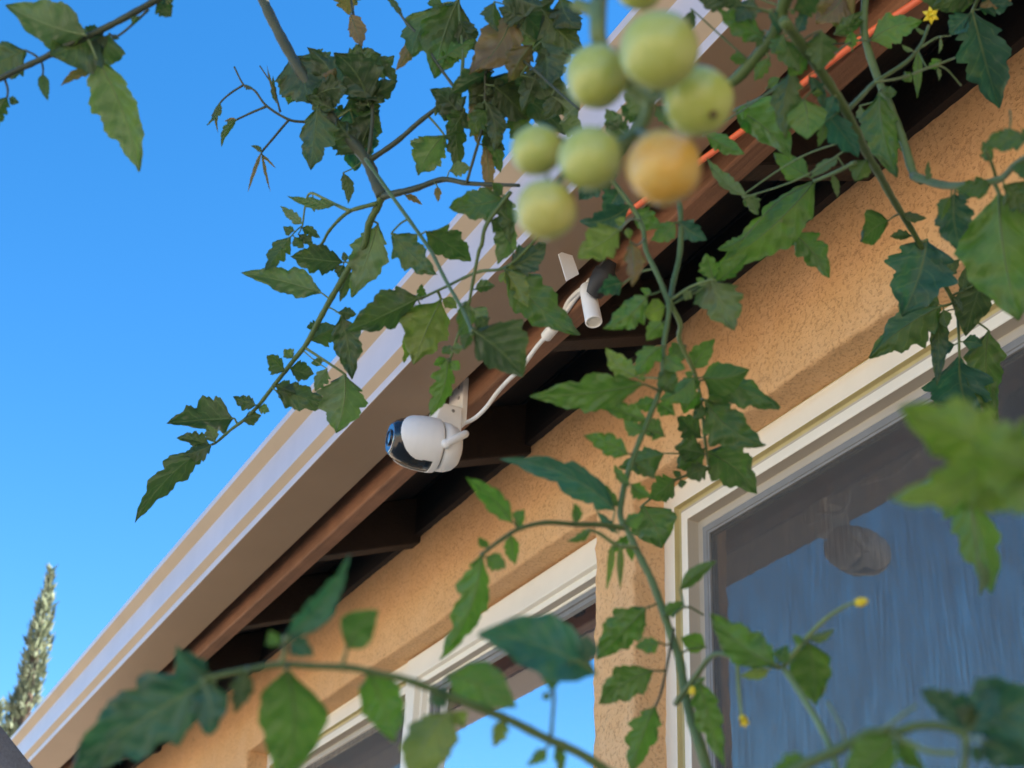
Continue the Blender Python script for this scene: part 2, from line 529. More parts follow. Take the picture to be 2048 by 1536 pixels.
for k in range(5):                             # roof deck boards, seen from below between the rafters
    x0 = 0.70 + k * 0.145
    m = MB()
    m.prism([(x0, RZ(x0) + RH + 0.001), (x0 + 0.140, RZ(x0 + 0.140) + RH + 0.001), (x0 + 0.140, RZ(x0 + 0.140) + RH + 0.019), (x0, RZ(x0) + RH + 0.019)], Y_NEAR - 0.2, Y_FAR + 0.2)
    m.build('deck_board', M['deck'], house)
m = MB()
xr = 4.4
def RT(x): return RZ(x) + RH + 0.022
m.prism([(0.70, RT(0.70)), (xr, RT(xr)), (8.3, RT(0.70) - 0.02), (8.3, RT(0.70) + 0.03), (xr, RT(xr) + 0.05), (0.70, RT(0.70) + 0.05)], Y_NEAR - 0.2, Y_FAR + 0.2)
m.build('roof', M['roofing'], house)
m = MB()
m.prism([(0.776, Z0 + 0.985), (0.8035, Z0 + 0.985), (0.8035, RZ(0.79) + RH), (0.776, RZ(0.79) + RH - 0.006)], Y_NEAR - 0.1, Y_FAR + 0.1)
tag(m.build('fascia_board', M['trim'], house, bevel=0.003), 'rough reddish brown fascia board behind the gutter')
m = MB()
gp = [(0.749, 1.000), (0.662, 1.000), (0.6612, 1.0131), (0.6499, 1.0252), (0.6499, 1.0840), (0.6332, 1.1011), (0.6325, 1.113), (0.636, 1.1165), (0.6445, 1.1165),
      (0.6445, 1.1135), (0.6365, 1.111), (0.6365, 1.1025), (0.6535, 1.0850), (0.6535, 1.0265), (0.665, 1.0145), (0.6655, 1.0035), (0.7455, 1.0035), (0.7455, 1.125), (0.749, 1.125)]
m.prism([(x, z + Z0) for x, z in gp][::-1], Y_NEAR - 0.1, Y_FAR + 0.12, cap=False)
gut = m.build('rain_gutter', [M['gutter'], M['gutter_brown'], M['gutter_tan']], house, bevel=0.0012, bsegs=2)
for pol in gut.data.polygons:                  # colour by face direction: brown underside, tan lines on the slanting steps
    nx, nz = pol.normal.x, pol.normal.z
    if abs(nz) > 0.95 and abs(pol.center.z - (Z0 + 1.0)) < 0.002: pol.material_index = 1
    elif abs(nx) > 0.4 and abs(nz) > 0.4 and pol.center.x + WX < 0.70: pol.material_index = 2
tag(gut, 'cream metal rain gutter with stepped face along the eave')
for ye in (Y_NEAR - 0.1, Y_FAR + 0.12):
    m = MB()
    m.prism([(0.6625, Z0 + 1.001), (0.748, Z0 + 1.001), (0.748, Z0 + 1.12), (0.634, Z0 + 1.11), (0.651, Z0 + 1.084), (0.651, Z0 + 1.026)], ye - 0.001, ye + 0.001)
    m.build('end_cap', M['gutter'], gut)
for yh in (-1.6, -0.4, 0.75, 1.9, 3.05, 4.2):
    m = MB(); m.box((0.645, yh - 0.012, Z0 + 1.100), (0.775, yh + 0.012, Z0 + 1.103))
    m.build('hanger', M['steel'], gut)

# ---- windows
def frame_sweep(y0, y1, z0, z1, prof, name, material, parent, bevel=0.0015, seg=None):
    """Mitred frame: prof is a list of (inset, x)."""
    m = MB(); n = len(prof); v = []
    for d, x in prof:
        v += [(x, y0 + d, z0 + d), (x, y1 - d, z0 + d), (x, y1 - d, z1 - d), (x, y0 + d, z1 - d)]
    f = []
    for i in range(n - 1):
        for k in range(4):
            k2 = (k + 1) % 4
            f.append((i*4 + k, (i+1)*4 + k, (i+1)*4 + k2, i*4 + k2))
    m.add(v, f)
    if seg: m.m = [seg[i // 4] for i in range(len(f))]
    return m.build(name, material, parent, bevel=bevel, k=WK)

def pane(name, y0, y1, z0, z1, x, material, parent, th=0.004):
    m = MB(); m.box((x, y0, z0), (x + th, y1, z1))
    return m.build(name, material, parent, k=WK)

ZT, ZB = OTOP - 0.0065 + Z0, OBOT + 0.002 + Z0
F_PROF = [(0, 1.20), (0, FRAME_X), (0.0025, 1.1515), (0.004, 1.1535), (0.036, FRAME_X), (0.0375, 1.160), (0.041, 1.162), (0.0465, 1.163), (0.0485, 1.1565), (0.0620, 1.1565), (0.0635, 1.158), (0.0655, 1.176), (0.0775, 1.176), (0.079, 1.195)]
F_SEG = [0, 1, 0, 0, 1, 1, 2, 0, 0, 0, 2, 2, 0]
def window_at(y0, y1, label):
    w = empty('window', ((FRAME_X - WALL) * WK, (y0 + y1) / 2 * WK - 0.5, Z0 + (ZB - Z0) * WK), house)
    tag(w, label)
    frame_sweep(y0, y1, ZB, ZT, F_PROF, 'frame', [M['vinyl'], M['frame_olive'], M['sash_shade']], w, 0.0008, F_SEG)
    return w

wr = window_at(0.252, 1.848, 'large white vinyl window with grey insect screen')
frame_sweep(0.252 + 0.0785, 1.848 - 0.0785, ZB + 0.0785, ZT - 0.0785, [(0, 1.184), (0, 1.1745), (0.010, 1.1745), (0.0105, 1.1765), (0.014, 1.1765), (0.0145, 1.184)], 'screen_frame', M['screen_frame'], wr, 0.0008)
pane('insect_screen', 0.252 + 0.090, 1.848 - 0.090, ZB + 0.090, ZT - 0.090, 1.1795, M['mesh'], wr, 0.0006)
pane('glass_pane', 0.252 + 0.0785, 1.848 - 0.0785, ZB + 0.0785, ZT - 0.0785, 1.1845, M['glass_screened'], wr)

wl = window_at(1.960, 3.748, 'white vinyl sliding window reflecting blue sky')
sash = frame_sweep(1.962, 2.83, ZB + 0.003, ZT - 0.003, [(0, 1.168), (0, 1.148), (0.003, 1.146), (0.048, 1.146), (0.050, 1.160), (0.056, 1.160), (0.058, 1.172), (0.066, 1.172), (0.068, 1.184)], 'sash', M['vinyl'], wl)
frame_sweep(1.962 + 0.0665, 2.83 - 0.0665, ZB + 0.0695, ZT - 0.0695, [(0, 1.186), (0, 1.1745), (0.008, 1.1745), (0.009, 1.179), (0.017, 1.179), (0.018, 1.186)], 'glazing_bead', M['screen_frame'], wl, 0.0006)
pane('glass_pane', 2.02, 2.772, ZB + 0.066, ZT - 0.066, 1.1845, M['glass_clear'], wl)
pane('insect_screen', 2.835, 3.748 - 0.079, ZB + 0.079, ZT - 0.079, 1.178, M['mesh'], wl, 0.0006)
pane('glass_pane', 2.80, 3.748 - 0.0785, ZB + 0.0785, ZT - 0.0785, 1.1885, M['glass_screened'], wl)

# ------------------------------------------------------------------ security camera on the fascia
FX = 0.776                                     # outer face of the fascia
def on_x(x, y, X):
    """World point seen at photo pixel (x, y) on the plane x = X."""
    d = ROT @ Vector(((x - 1024) / FPX, (768 - y) / FPX, -1))
    return EYE + d * (X / d.x)
hub = on_x(877, 893, 0.734)                    # centre of the seam between head and base
def on_y(x, y, Y):
    d = ROT @ Vector(((x - 1024) / FPX, (768 - y) / FPX, -1))
    return EYE + d * (Y / d.y)
def on_z(x, y, Z):
    d = ROT @ Vector(((x - 1024) / FPX, (768 - y) / FPX, -1))
    return EYE + d * (Z / d.z)
DK = 0.90
def sp_(prof): return [(h * 0.88, r * 0.80) for h, r in prof]
sc = empty('security_camera', (FX, hub.y, hub.z))
tag(sc, 'white and black dome security camera on a white bracket under the gutter', 'security camera')
AX = Vector((-1.0, 0.10, -0.02)).normalized()
UP = Vector((0, 0, 1))
SIDE = AX.cross(UP).normalized(); UPV = SIDE.cross(AX).normalized()
m = MB()                                       # base
m.lathe(sp_([(-0.034, 0.0), (-0.034, 0.020), (-0.031, 0.030), (-0.024, 0.038), (-0.013, 0.0425), (-0.0015, 0.0435), (-0.001, 0.041), (0.0, 0.041)]), hub, AX, UP, 64)
base = m.build('base', M['white_plastic'], sc, smooth=True)
m = MB(); m.lathe(sp_([(0.0, 0.030), (0.0, 0.0405), (0.003, 0.0405), (0.003, 0.030)]), hub, AX, UP, 48)
m.build('seam_ring', M['black_rubber'], sc)
# head: turned body split into the black face and the white shell around it
HEAD = sp_([(0.003, 0.0415), (0.0035, 0.0438), (0.012, 0.0450), (0.024, 0.0452), (0.036, 0.0443), (0.048, 0.0425), (0.058, 0.0398), (0.067, 0.0362), (0.073, 0.0325), (0.0765, 0.029), (0.078, 0.0275)])
def head_prof(h):
    for (h0, r0), (h1, r1) in zip(HEAD, HEAD[1:]):
        if h <= h1: return r0 + (r1 - r0) * (h - h0) / (h1 - h0)
    return HEAD[-1][1]
def in_shell(h, zz, yy):
    """Side view of the white cheek: full ring near the seam, rounded tongue towards the lens."""
    if h < 0.013: return True
    c, half = 0.030, 0.0320
    if h < c: lim = half
    else:
        t = (h - c) / 0.0325
        if t >= 1: return False
        lim = half * math.sqrt(1 - t * t)
    return abs(zz - 0.0005) < lim
def head_mesh(shell):
    nh, na = 96, 160
    m = MB(); v = []; f = []
    hs = [0.00264 + 0.0660 * i / nh for i in range(nh + 1)]
    grow = 0.0011 if shell else 0
    for h in hs:
        for k in range(na):
            a = 2*math.pi*k/na
            r = head_prof(h) + (grow if h > 0.0045 else grow * 0.2)
            v.append(hub + AX*h + (UPV*math.sin(a) + SIDE*math.cos(a))*r)
    for i in range(nh):
        for k in range(na):
            a = 2*math.pi*(k+0.5)/na; h = (hs[i] + hs[i+1]) / 2; r = head_prof(h)
            if in_shell(h, r*math.sin(a), r*math.cos(a)) == shell:
                k2 = (k+1) % na
                f.append((i*na+k, i*na+k2, (i+1)*na+k2, (i+1)*na+k))
    m.add(v, f)
    if not shell:
        o = len(m.v); m.add([], [])
        m.f.append(tuple(nh*na + k for k in range(na))); m.m.append(0)
    return m
fb = head_mesh(False).build('face', M['black_plastic'], sc, smooth=True)
shell = head_mesh(True).build('shell', M['white_plastic'], sc, smooth=True)
sm = shell.modifiers.new('thick', 'SOLIDIFY'); sm.thickness = 0.0012; sm.offset = -1
m = MB(); m.lathe(sp_([(0.0778, 0.0255), (0.0795, 0.0255), (0.0800, 0.0245), (0.0800, 0.0)]), hub, AX, UP, 48)
lensf = m.build('lens_cover', M['lens'], sc)
m = MB(); m.lathe(sp_([(0.080, 0.0115), (0.0825, 0.0115), (0.0825, 0.0145), (0.080, 0.015)]), hub, AX, UP, 32)
m.build('lens_ring', M['black_plastic'], lensf)
m = MB(); m.lathe(sp_([(0.0798, 0.0113), (0.0812, 0.0100), (0.0820, 0.006), (0.0823, 0.0)]), hub, AX, UP, 32)
m.build('lens', M['lens'], lensf, smooth=True)
toward = 1 if SIDE.y < 0 else -1               # the cheek that faces the photographer
# antenna
ya = hub.y - 0.037
a0 = on_y(893, 887, ya); a1 = on_y(934, 866, ya + 0.004)
m = MB(); m.tube([a0 - (a1-a0)*0.04, a0, a0 + (a1-a0)*0.92, a1], [0.0035, 0.0054, 0.0054, 0.0040], 20)
m.build('antenna', M['white_plastic'], sc, smooth=True)
m = MB(); m.lathe([(-0.004, 0.004), (0.002, 0.007), (0.006, 0.0066), (0.008, 0.003)], a0 + Vector((0, 0.004, 0)), (0, -1, 0), None, 20)
m.build('antenna_knuckle', M['white_plastic'], sc, smooth=True)
# bracket: plate screwed to the fascia, arm reaching out, saddle over the base
def rounded_plate(c, u, v, n, hu, hv, th, r, seg=6):
    pts = []
    for cu, cv, a0_ in ((hu-r, hv-r, 0), (-hu+r, hv-r, 90), (-hu+r, -hv+r, 180), (hu-r, -hv+r, 270)):
        for k in range(seg + 1):
            a = math.radians(a0_ + 90*k/seg)
            pts.append((cu + r*math.cos(a), cv + r*math.sin(a)))
    V = [c + u*a + v*b for a, b in pts] + [c + u*a + v*b + n*th for a, b in pts]
    k = len(pts)
    F = [tuple(range(k-1, -1, -1)), tuple(range(k, 2*k))] + [(i, (i+1) % k, k + (i+1) % k, k + i) for i in range(k)]
    m = MB(); m.add(V, F); return m
EY, EZ, EXN = Vector((0, 1, 0)), Vector((0, 0, 1)), Vector((-1, 0, 0))
pc = on_x(917, 812, FX - 0.004)
rounded_plate(Vector((FX - 0.0005, pc.y, pc.z)), EY, EZ, EXN, 0.0245, 0.039, 0.0085, 0.007).build('bracket_plate', M['white_plastic'], sc, bevel=0.0012)
yA, yB = pc.y - 0.028, pc.y + 0.012
ao = on_y(882, 803, yA)
m = MB()
m.prism([(FX - 0.0088, hub.z + 0.025), (FX - 0.0088, ao.z), (ao.x + 0.004, ao.z), (ao.x, ao.z - 0.004), (ao.x - 0.010, hub.z + 0.025)], yA, yB)
arm0 = Vector((FX - 0.0085, pc.y, ao.z - 0.014))
m.build('bracket_arm', M['white_plastic'], sc, bevel=0.0025, bsegs=3)
for dy, dz in ((-0.010, 0.024), (0.013, 0.024), (-0.012, 0.006)):
    m = MB(); m.lathe([(0, 0.0026), (0.0012, 0.0026), (0.0016, 0.0016)], (FX - 0.0089, pc.y + dy, pc.z + dz), EXN, None, 14)
    m.build('screw', M['steel'], sc)
m = MB(); m.lathe([(0, 0.0024), (0.001, 0.0024), (0.0014, 0.0012)], (FX - 0.024, yA + 0.0002, arm0.z + 0.004), (0, -1, 0), None, 14)
m.build('screw', M['steel'], sc)

# ---- white cord along the fascia, its connector and the hanging plug
def cord(name, pts, r, material, label, cat, sides=10, n=8):
    s = spline(pts, n)
    m = MB()
    base = empty(name, tuple(s[0]))
    m.tube(s, r, sides)
    m.build('jacket', material, base, smooth=True)
    return tag(base, label, cat)
Xc = FX - 0.004
cpts = [on_x(930, 846, Xc + 0.006), on_x(950, 836, Xc), on_x(972, 815, Xc + 0.004), on_x(992, 788, Xc + 0.01), on_x(1015, 762, Xc + 0.004),
        on_x(1042, 736, Xc), on_x(1075, 692, Xc), on_x(1100, 664, Xc), on_x(1130, 626, Xc), on_x(1152, 596, Xc), on_x(1168, 576, Xc - 0.006), on_x(1180, 560, Xc - 0.01)]
wc = cord('power_cable', cpts, 0.0030, M['white_plastic'], 'thin white power cord running from security camera up along the fascia', 'cord')
d = (cpts[8] - cpts[6]).normalized()
m = MB(); m.lathe([(-0.012, 0.004), (-0.011, 0.0075), (0.011, 0.0075), (0.012, 0.004)], cpts[7], d, None, 20)
m.build('inline_connector', M['white_plastic'], wc, bevel=0.001)
m = MB()
m.tube(spline([on_x(1128, 622, Xc), on_x(1136, 604, Xc - 0.003), on_x(1152, 586, Xc - 0.006), on_x(1172, 572, Xc - 0.01)], 8), 0.0028, 10)
m.build('return_cord', M['white_plastic'], wc, smooth=True)
c0 = on_x(1174, 574, FX - 0.016); c1 = on_x(1183, 650, FX - 0.016)
tube = empty('white_cylinder', tuple(c0))
tag(tube, 'small white plastic cylinder hanging from white cord below the gutter', 'plug')
ax = (c1 - c0).normalized(); Lc = (c1 - c0).length
ax = (ax + Vector((0.0, -0.10, 0))).normalized()
m = MB(); m.lathe([(-0.004, 0.004), (-0.002, 0.006), (0.0, 0.0085), (0.006, 0.0098), (Lc, 0.0103), (Lc + 0.001, 0.0098), (Lc + 0.001, 0.0085), (Lc - 0.003, 0.0082)], c0, ax, None, 32)
m.build('barrel', M['white_plastic'], tube, smooth=False, bevel=0.0006)
m = MB(); m.lathe([(Lc - 0.0028, 0.0080), (Lc - 0.0015, 0.0078), (Lc - 0.0015, 0.004), (Lc - 0.001, 0.0038), (Lc - 0.001, 0.0)], c0, ax, None, 24)
m.build('end_face', M['vinyl'], tube)
# black plug block with its tie, behind the leaves
bp = on_x(1205, 558, FX - 0.014)
blk = empty('black_plug', tuple(bp))
tag(blk, 'black cord plug with twisted wire tie behind leaves, above white cylinder', 'plug')
m = MB(); m.lathe([(-0.024, 0.004), (-0.022, 0.010), (-0.006, 0.0145), (0.010, 0.0145), (0.013, 0.010), (0.024, 0.006)], bp, (0.1, -0.6, 0.55), None, 20)
m.build('plug_body', M['black_rubber'], blk, smooth=True)
m = MB(); m.tube(spline([bp + Vector(q) for q in ((0, 0.03, -0.02), (-0.006, 0.012, 0.012), (-0.004, -0.01, 0.018), (-0.01, -0.016, 0.034), (-0.004, 0.0, 0.046))], 8), 0.0022, 8)
m.build('wire_tie', M['black_rubber'], blk, smooth=True)
cp = on_z(1136, 528, 0.986)
cd = MB()
qs = [on_y(u, v, cp.y) for u, v in ((1117, 508), (1139, 494), (1158, 548), (1133, 562))]
cd.add([q for q in qs] + [q + Vector((0, 0.0012, 0)) for q in qs], [(0, 1, 2, 3), (7, 6, 5, 4), (0, 4, 5, 1), (1, 5, 6, 2), (2, 6, 7, 3), (3, 7, 4, 0)])
o = cd.build('paper_tag', M['card'])
tag(o, 'small pale card hanging under the gutter beside the cord', 'tag')
# orange cord
op = []
for (x, y), zz in zip([(1217, 450), (1262, 420), (1330, 372), (1404, 320), (1480, 265), (1545, 215), (1640, 140), (1740, 65), (1830, 5), (1930, -70), (2100, -210)], [0.984, .985, .986, .988, .990, .990, .986, .982, .972, .97, .97]):
    op.append(on_z(x, y, zz))
cord('extension_cable', op, 0.0036, M['orange'], 'bright orange extension cord running along the fascia under the gutter', 'cord')

# ------------------------------------------------------------------ background: cypresses and a grey timber
def cypress(base, height, width, seed, label, lean=(0, 0), side=None):
    rnd = random.Random(seed)
    t = empty('cypress_tree', base)
    tag(t, label, 'tree', 'cypresses beyond the house')
    b = Vector(base)
    m = MB()
    top = b + Vector((lean[0], lean[1], height))
    m.tube([b, b.lerp(top, 0.5), b.lerp(top, 0.97)], [0.16, 0.09, 0.01], 8)
    for k in range(26):                        # limbs hug the trunk
        h = rnd.uniform(0.08, 0.85); a = rnd.uniform(0, 6.28)
        p = b.lerp(top, h); r = width * 0.6 * (1 - h) ** 0.6
        m.tube([p, p + Vector((math.cos(a)*r*0.6, math.sin(a)*r*0.6, 0.25)), p + Vector((math.cos(a)*r, math.sin(a)*r, 0.7*(1.1-h)))], [0.03, 0.02, 0.006], 5)
    m.build('trunk', M['bark'], t)
    m = MB()
    spires = [(Vector((0, 0, 0)), 1.0, 1.0)] + (side or [])
    for off, hs, ws in spires:
        n = int(6000 * hs)
        for i in range(n):
            h = 1 - rnd.random() ** 0.8
            prof = (1 - h) ** 0.62 * min(1, 0.35 + h * 5)
            lump = 0.75 + 0.55 * noise.noise(Vector((h * 26 * hs, off.x * 3, seed)))
            a = rnd.uniform(0, 6.283)
            r = width * ws * prof * lump * (rnd.random() ** 0.35) * (1 + 0.22 * math.sin(a * 3 + h * 22))
            p = b + off + Vector((lean[0]*h, lean[1]*h, height*hs*h)) + Vector((math.cos(a)*r, math.sin(a)*r, 0))
            s = rnd.uniform(0.025, 0.06)
            d = Vector((math.cos(a)*0.45, math.sin(a)*0.45, 1)).normalized()
            d = (d + Vector((rnd.uniform(-.4, .4), rnd.uniform(-.4, .4), 0))).normalized()
            w = d.cross(Vector((rnd.uniform(-1, 1), rnd.uniform(-1, 1), rnd.uniform(-1, 1)))).normalized() * s * 0.38
            m.add([p - w, p + w, p + d*s*1.7], [(0, 1, 2)])
    m.build('crown', M['cypress'], t)
    return t
def far(x, y, Y):
    d = ROT @ Vector(((x - 1024) / FPX, (768 - y) / FPX, -1))
    return EYE + d * (Y / d.y)
tp = far(103, 1140, 13.0)
b2 = far(62, 1330, 13.0)
cypress((tp.x + 0.05, 13.0, 0), tp.z, 0.46, 3, 'tall slim cypress with pointed tip rising behind the end of the gutter', (-0.05, 0), [(Vector((b2.x - tp.x - 0.02, 0.1, 0)), b2.z / tp.z, 0.9)])
tp = far(-10, 1405, 12.0)
cypress((tp.x, 12.0, 0), tp.z, 0.26, 8, 'cypress crown cut off at the lower left edge of the picture', (0.03, 0))
# leaning timber at the lower left corner
p0 = px(-58, 1450, 2.3); p1 = px(62, 1602, 2.3)
dd = (p1 - p0).normalized()
p2 = p0 + dd * ((0.0 - p0.z) / dd.z)
nrm = dd.cross(Vector((0.2, -0.9, 0.1))).normalized(); bi = dd.cross(nrm).normalized()
m = MB()
V = []
for p in (p0 - dd * 0.05, p2):
    for a, b in ((-0.03, -0.014), (0.03, -0.014), (0.03, 0.014), (-0.03, 0.014)): V.append(p + nrm * a + bi * b)
m.add(V, [(3, 2, 1, 0), (4, 5, 6, 7), (0, 1, 5, 4), (1, 2, 6, 5), (2, 3, 7, 6), (3, 0, 4, 7)])
tag(m.build('timber_post', M['grey_wood'], bevel=0.004), 'weathered grey timber leaning into the lower left corner', 'timber')

# ------------------------------------------------------------------ tomato vines
# positions were read off nine enlargements of the photograph (scale 2.9257); each stem has its own distance
KS = 2.9257
def A(x, y): return (x/KS, y/KS)
def B(x, y): return (680 + x/KS, y/KS)
def C(x, y): return (1348 + x/KS, y/KS)
def D(x, y): return (250 + x/KS, 480 + y/KS)
def E(x, y): return (680 + x/KS, 500 + y/KS)
def F(x, y): return (1348 + x/KS, 500 + y/KS)
def G(x, y): return (x/KS, 1011 + y/KS)
def H(x, y): return (680 + x/KS, 1011 + y/KS)
def I(x, y): return (1348 + x/KS, 1011 + y/KS)

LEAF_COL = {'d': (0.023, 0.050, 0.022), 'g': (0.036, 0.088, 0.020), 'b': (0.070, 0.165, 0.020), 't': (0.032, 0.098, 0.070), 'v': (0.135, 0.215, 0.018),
            'y': (0.150, 0.200, 0.040), 'p': (0.100, 0.150, 0.072), 'n': (0.165, 0.085, 0.045)}  # leaf tones; d also carries shade, t the blue of reflected sky

def leaf_width(t):
    return math.sin(math.pi * min(1, t ** 0.72)) ** 0.85 * (1 - 0.25 * t) if 0 < t < 1 else 0.0

def leaflet(parent, base, tip, width, kind, rnd, bend, roll, from_pt, pet_r, curl, teeth):
    T = tip - base; L = T.length
    t_ = T.normalized()
    v = ((base + tip) / 2 - EYE).normalized()
    S = t_.cross(v).normalized(); N = S.cross(t_).normalized()      # N points away from the photographer
    if N.dot(v) < 0: N = -N
    if kind == 't': N = -N                                          # upper side turned to the photographer
    c, s = math.cos(roll), math.sin(roll)
    S2 = S * c + N * s; N2 = N * c - S * s
    W = 1.22 * width / 2 / max(0.5, c)
    nT, nS = 34, 5
    fold = rnd.uniform(-0.1, 0.6); puck = rnd.uniform(0.015, 0.05); wav = rnd.uniform(0.03, 0.10)
    ph = [rnd.random(), rnd.random()]; nt_ = [rnd.uniform(2.8, 4.3), rnd.uniform(2.8, 4.3)]
    dep = [teeth * rnd.uniform(0.75, 1.25), teeth * rnd.uniform(0.75, 1.25)]
    asym = [rnd.uniform(0.88, 1.1), rnd.uniform(0.88, 1.1)]
    wp = rnd.uniform(0, 6.28); twist = rnd.uniform(-0.6, 0.6); crk = rnd.uniform(0.10, 0.34)
    verts, uvs, faces = [], [], []
    cols = 2 * nS + 1
    for i in range(nT + 1):
        t = i / nT
        for j in range(cols):
            q = (j - nS) / nS; side = 0 if q < 0 else 1; a = abs(q)
            w = W * leaf_width(min(0.995, max(0.012, t))) / 0.93 * asym[side]
            p = (t ** 0.9 * nt_[side] + ph[side]) % 1.0
            saw = (p / 0.74 if p < 0.74 else (1 - p) / 0.26)
            saw = 1 - (1 - saw) ** 1.5
            amp = 0.45 + 1.1 * abs(noise.noise(Vector((wp * 3, side * 7.3, math.floor(t ** 0.9 * nt_[side] + ph[side]) * 1.9))))
            w *= 1 - dep[side] * amp * (1 - saw) * (1 - 0.4 * t)
            p2_ = (t * nt_[side] * 2.7 + ph[1 - side]) % 1.0
            w *= 1 - 0.22 * teeth * (1 - p2_)
            along = t + 0.10 * a * a * (W / L) * (1 - t) * 2.0 + 0.05 * dep[side] * saw * a * a * (1 - t)
            nrm = fold * a * w + puck * W * math.cos((t * 6 - a * 1.5) * 2 * math.pi) * min(1, a * 2.2) * (1 - 0.5*t) * 0.55
            nrm += wav * W * math.sin(t * 9 + wp + 2.1 * side) * a * a
            nrm += crk * W * noise.noise(Vector((t * 5.5 * L / W * 0.4 + wp * 5, q * 2.2, wp))) * min(1, a * 1.6)
            nrm += twist * q * w * (t - 0.4)
            nrm -= curl * L * (t * t) 
            lat = bend * L * (4 * t * (1 - t))
            verts.append(base + T * along + S2 * (q * w + lat) + N2 * nrm)
            uvs.append(((q + 1) / 2, t))
    for i in range(nT):
        for j in range(cols - 1):
            k = i * cols + j
            faces.append((k, k + 1, k + cols + 1, k + cols))
    m = MB(); m.add(verts, faces, 0, uvs)
    # make face normals agree with the upper side
    f0 = faces[(nT // 2) * (cols - 1) + nS]
    fn = (verts[f0[1]] - verts[f0[0]]).cross(verts[f0[3]] - verts[f0[0]])
    if fn.dot(N2) < 0:
        m.f = [tuple(reversed(f)) for f in m.f]
    # midrib and petiole
    rib = [base + T * (k/8) + S2 * (bend * L * 4 * (k/8) * (1 - k/8)) - N2 * (curl * L * (k/8)**2 + 0.15 * pet_r) for k in range(8)]
    m.tube(rib, [max(0.00012, pet_r * 0.62 * (1 - k/8.4)) for k in range(8)], 5, 1)
    if from_pt is not None and (from_pt - base).length > 0.0015:
        g = (from_pt - base).length
        mid = (from_pt + base) / 2 + Vector((0, 0, rnd.uniform(-0.10, 0.12))) * g
        sp = spline([from_pt, mid, base, base + T * 0.04], 5)
        m.tube(sp, [pet_r * (1.15 - 0.35 * k / len(sp)) for k in range(len(sp))], 6, 1)
    o = m.build('leaf', [M['leaf'], M['stem_pale'] if kind in 'pty' else M['stem']], parent, smooth=True)
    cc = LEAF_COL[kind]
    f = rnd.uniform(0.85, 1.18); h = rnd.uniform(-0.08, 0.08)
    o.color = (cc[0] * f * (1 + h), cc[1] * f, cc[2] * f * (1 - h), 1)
    return o

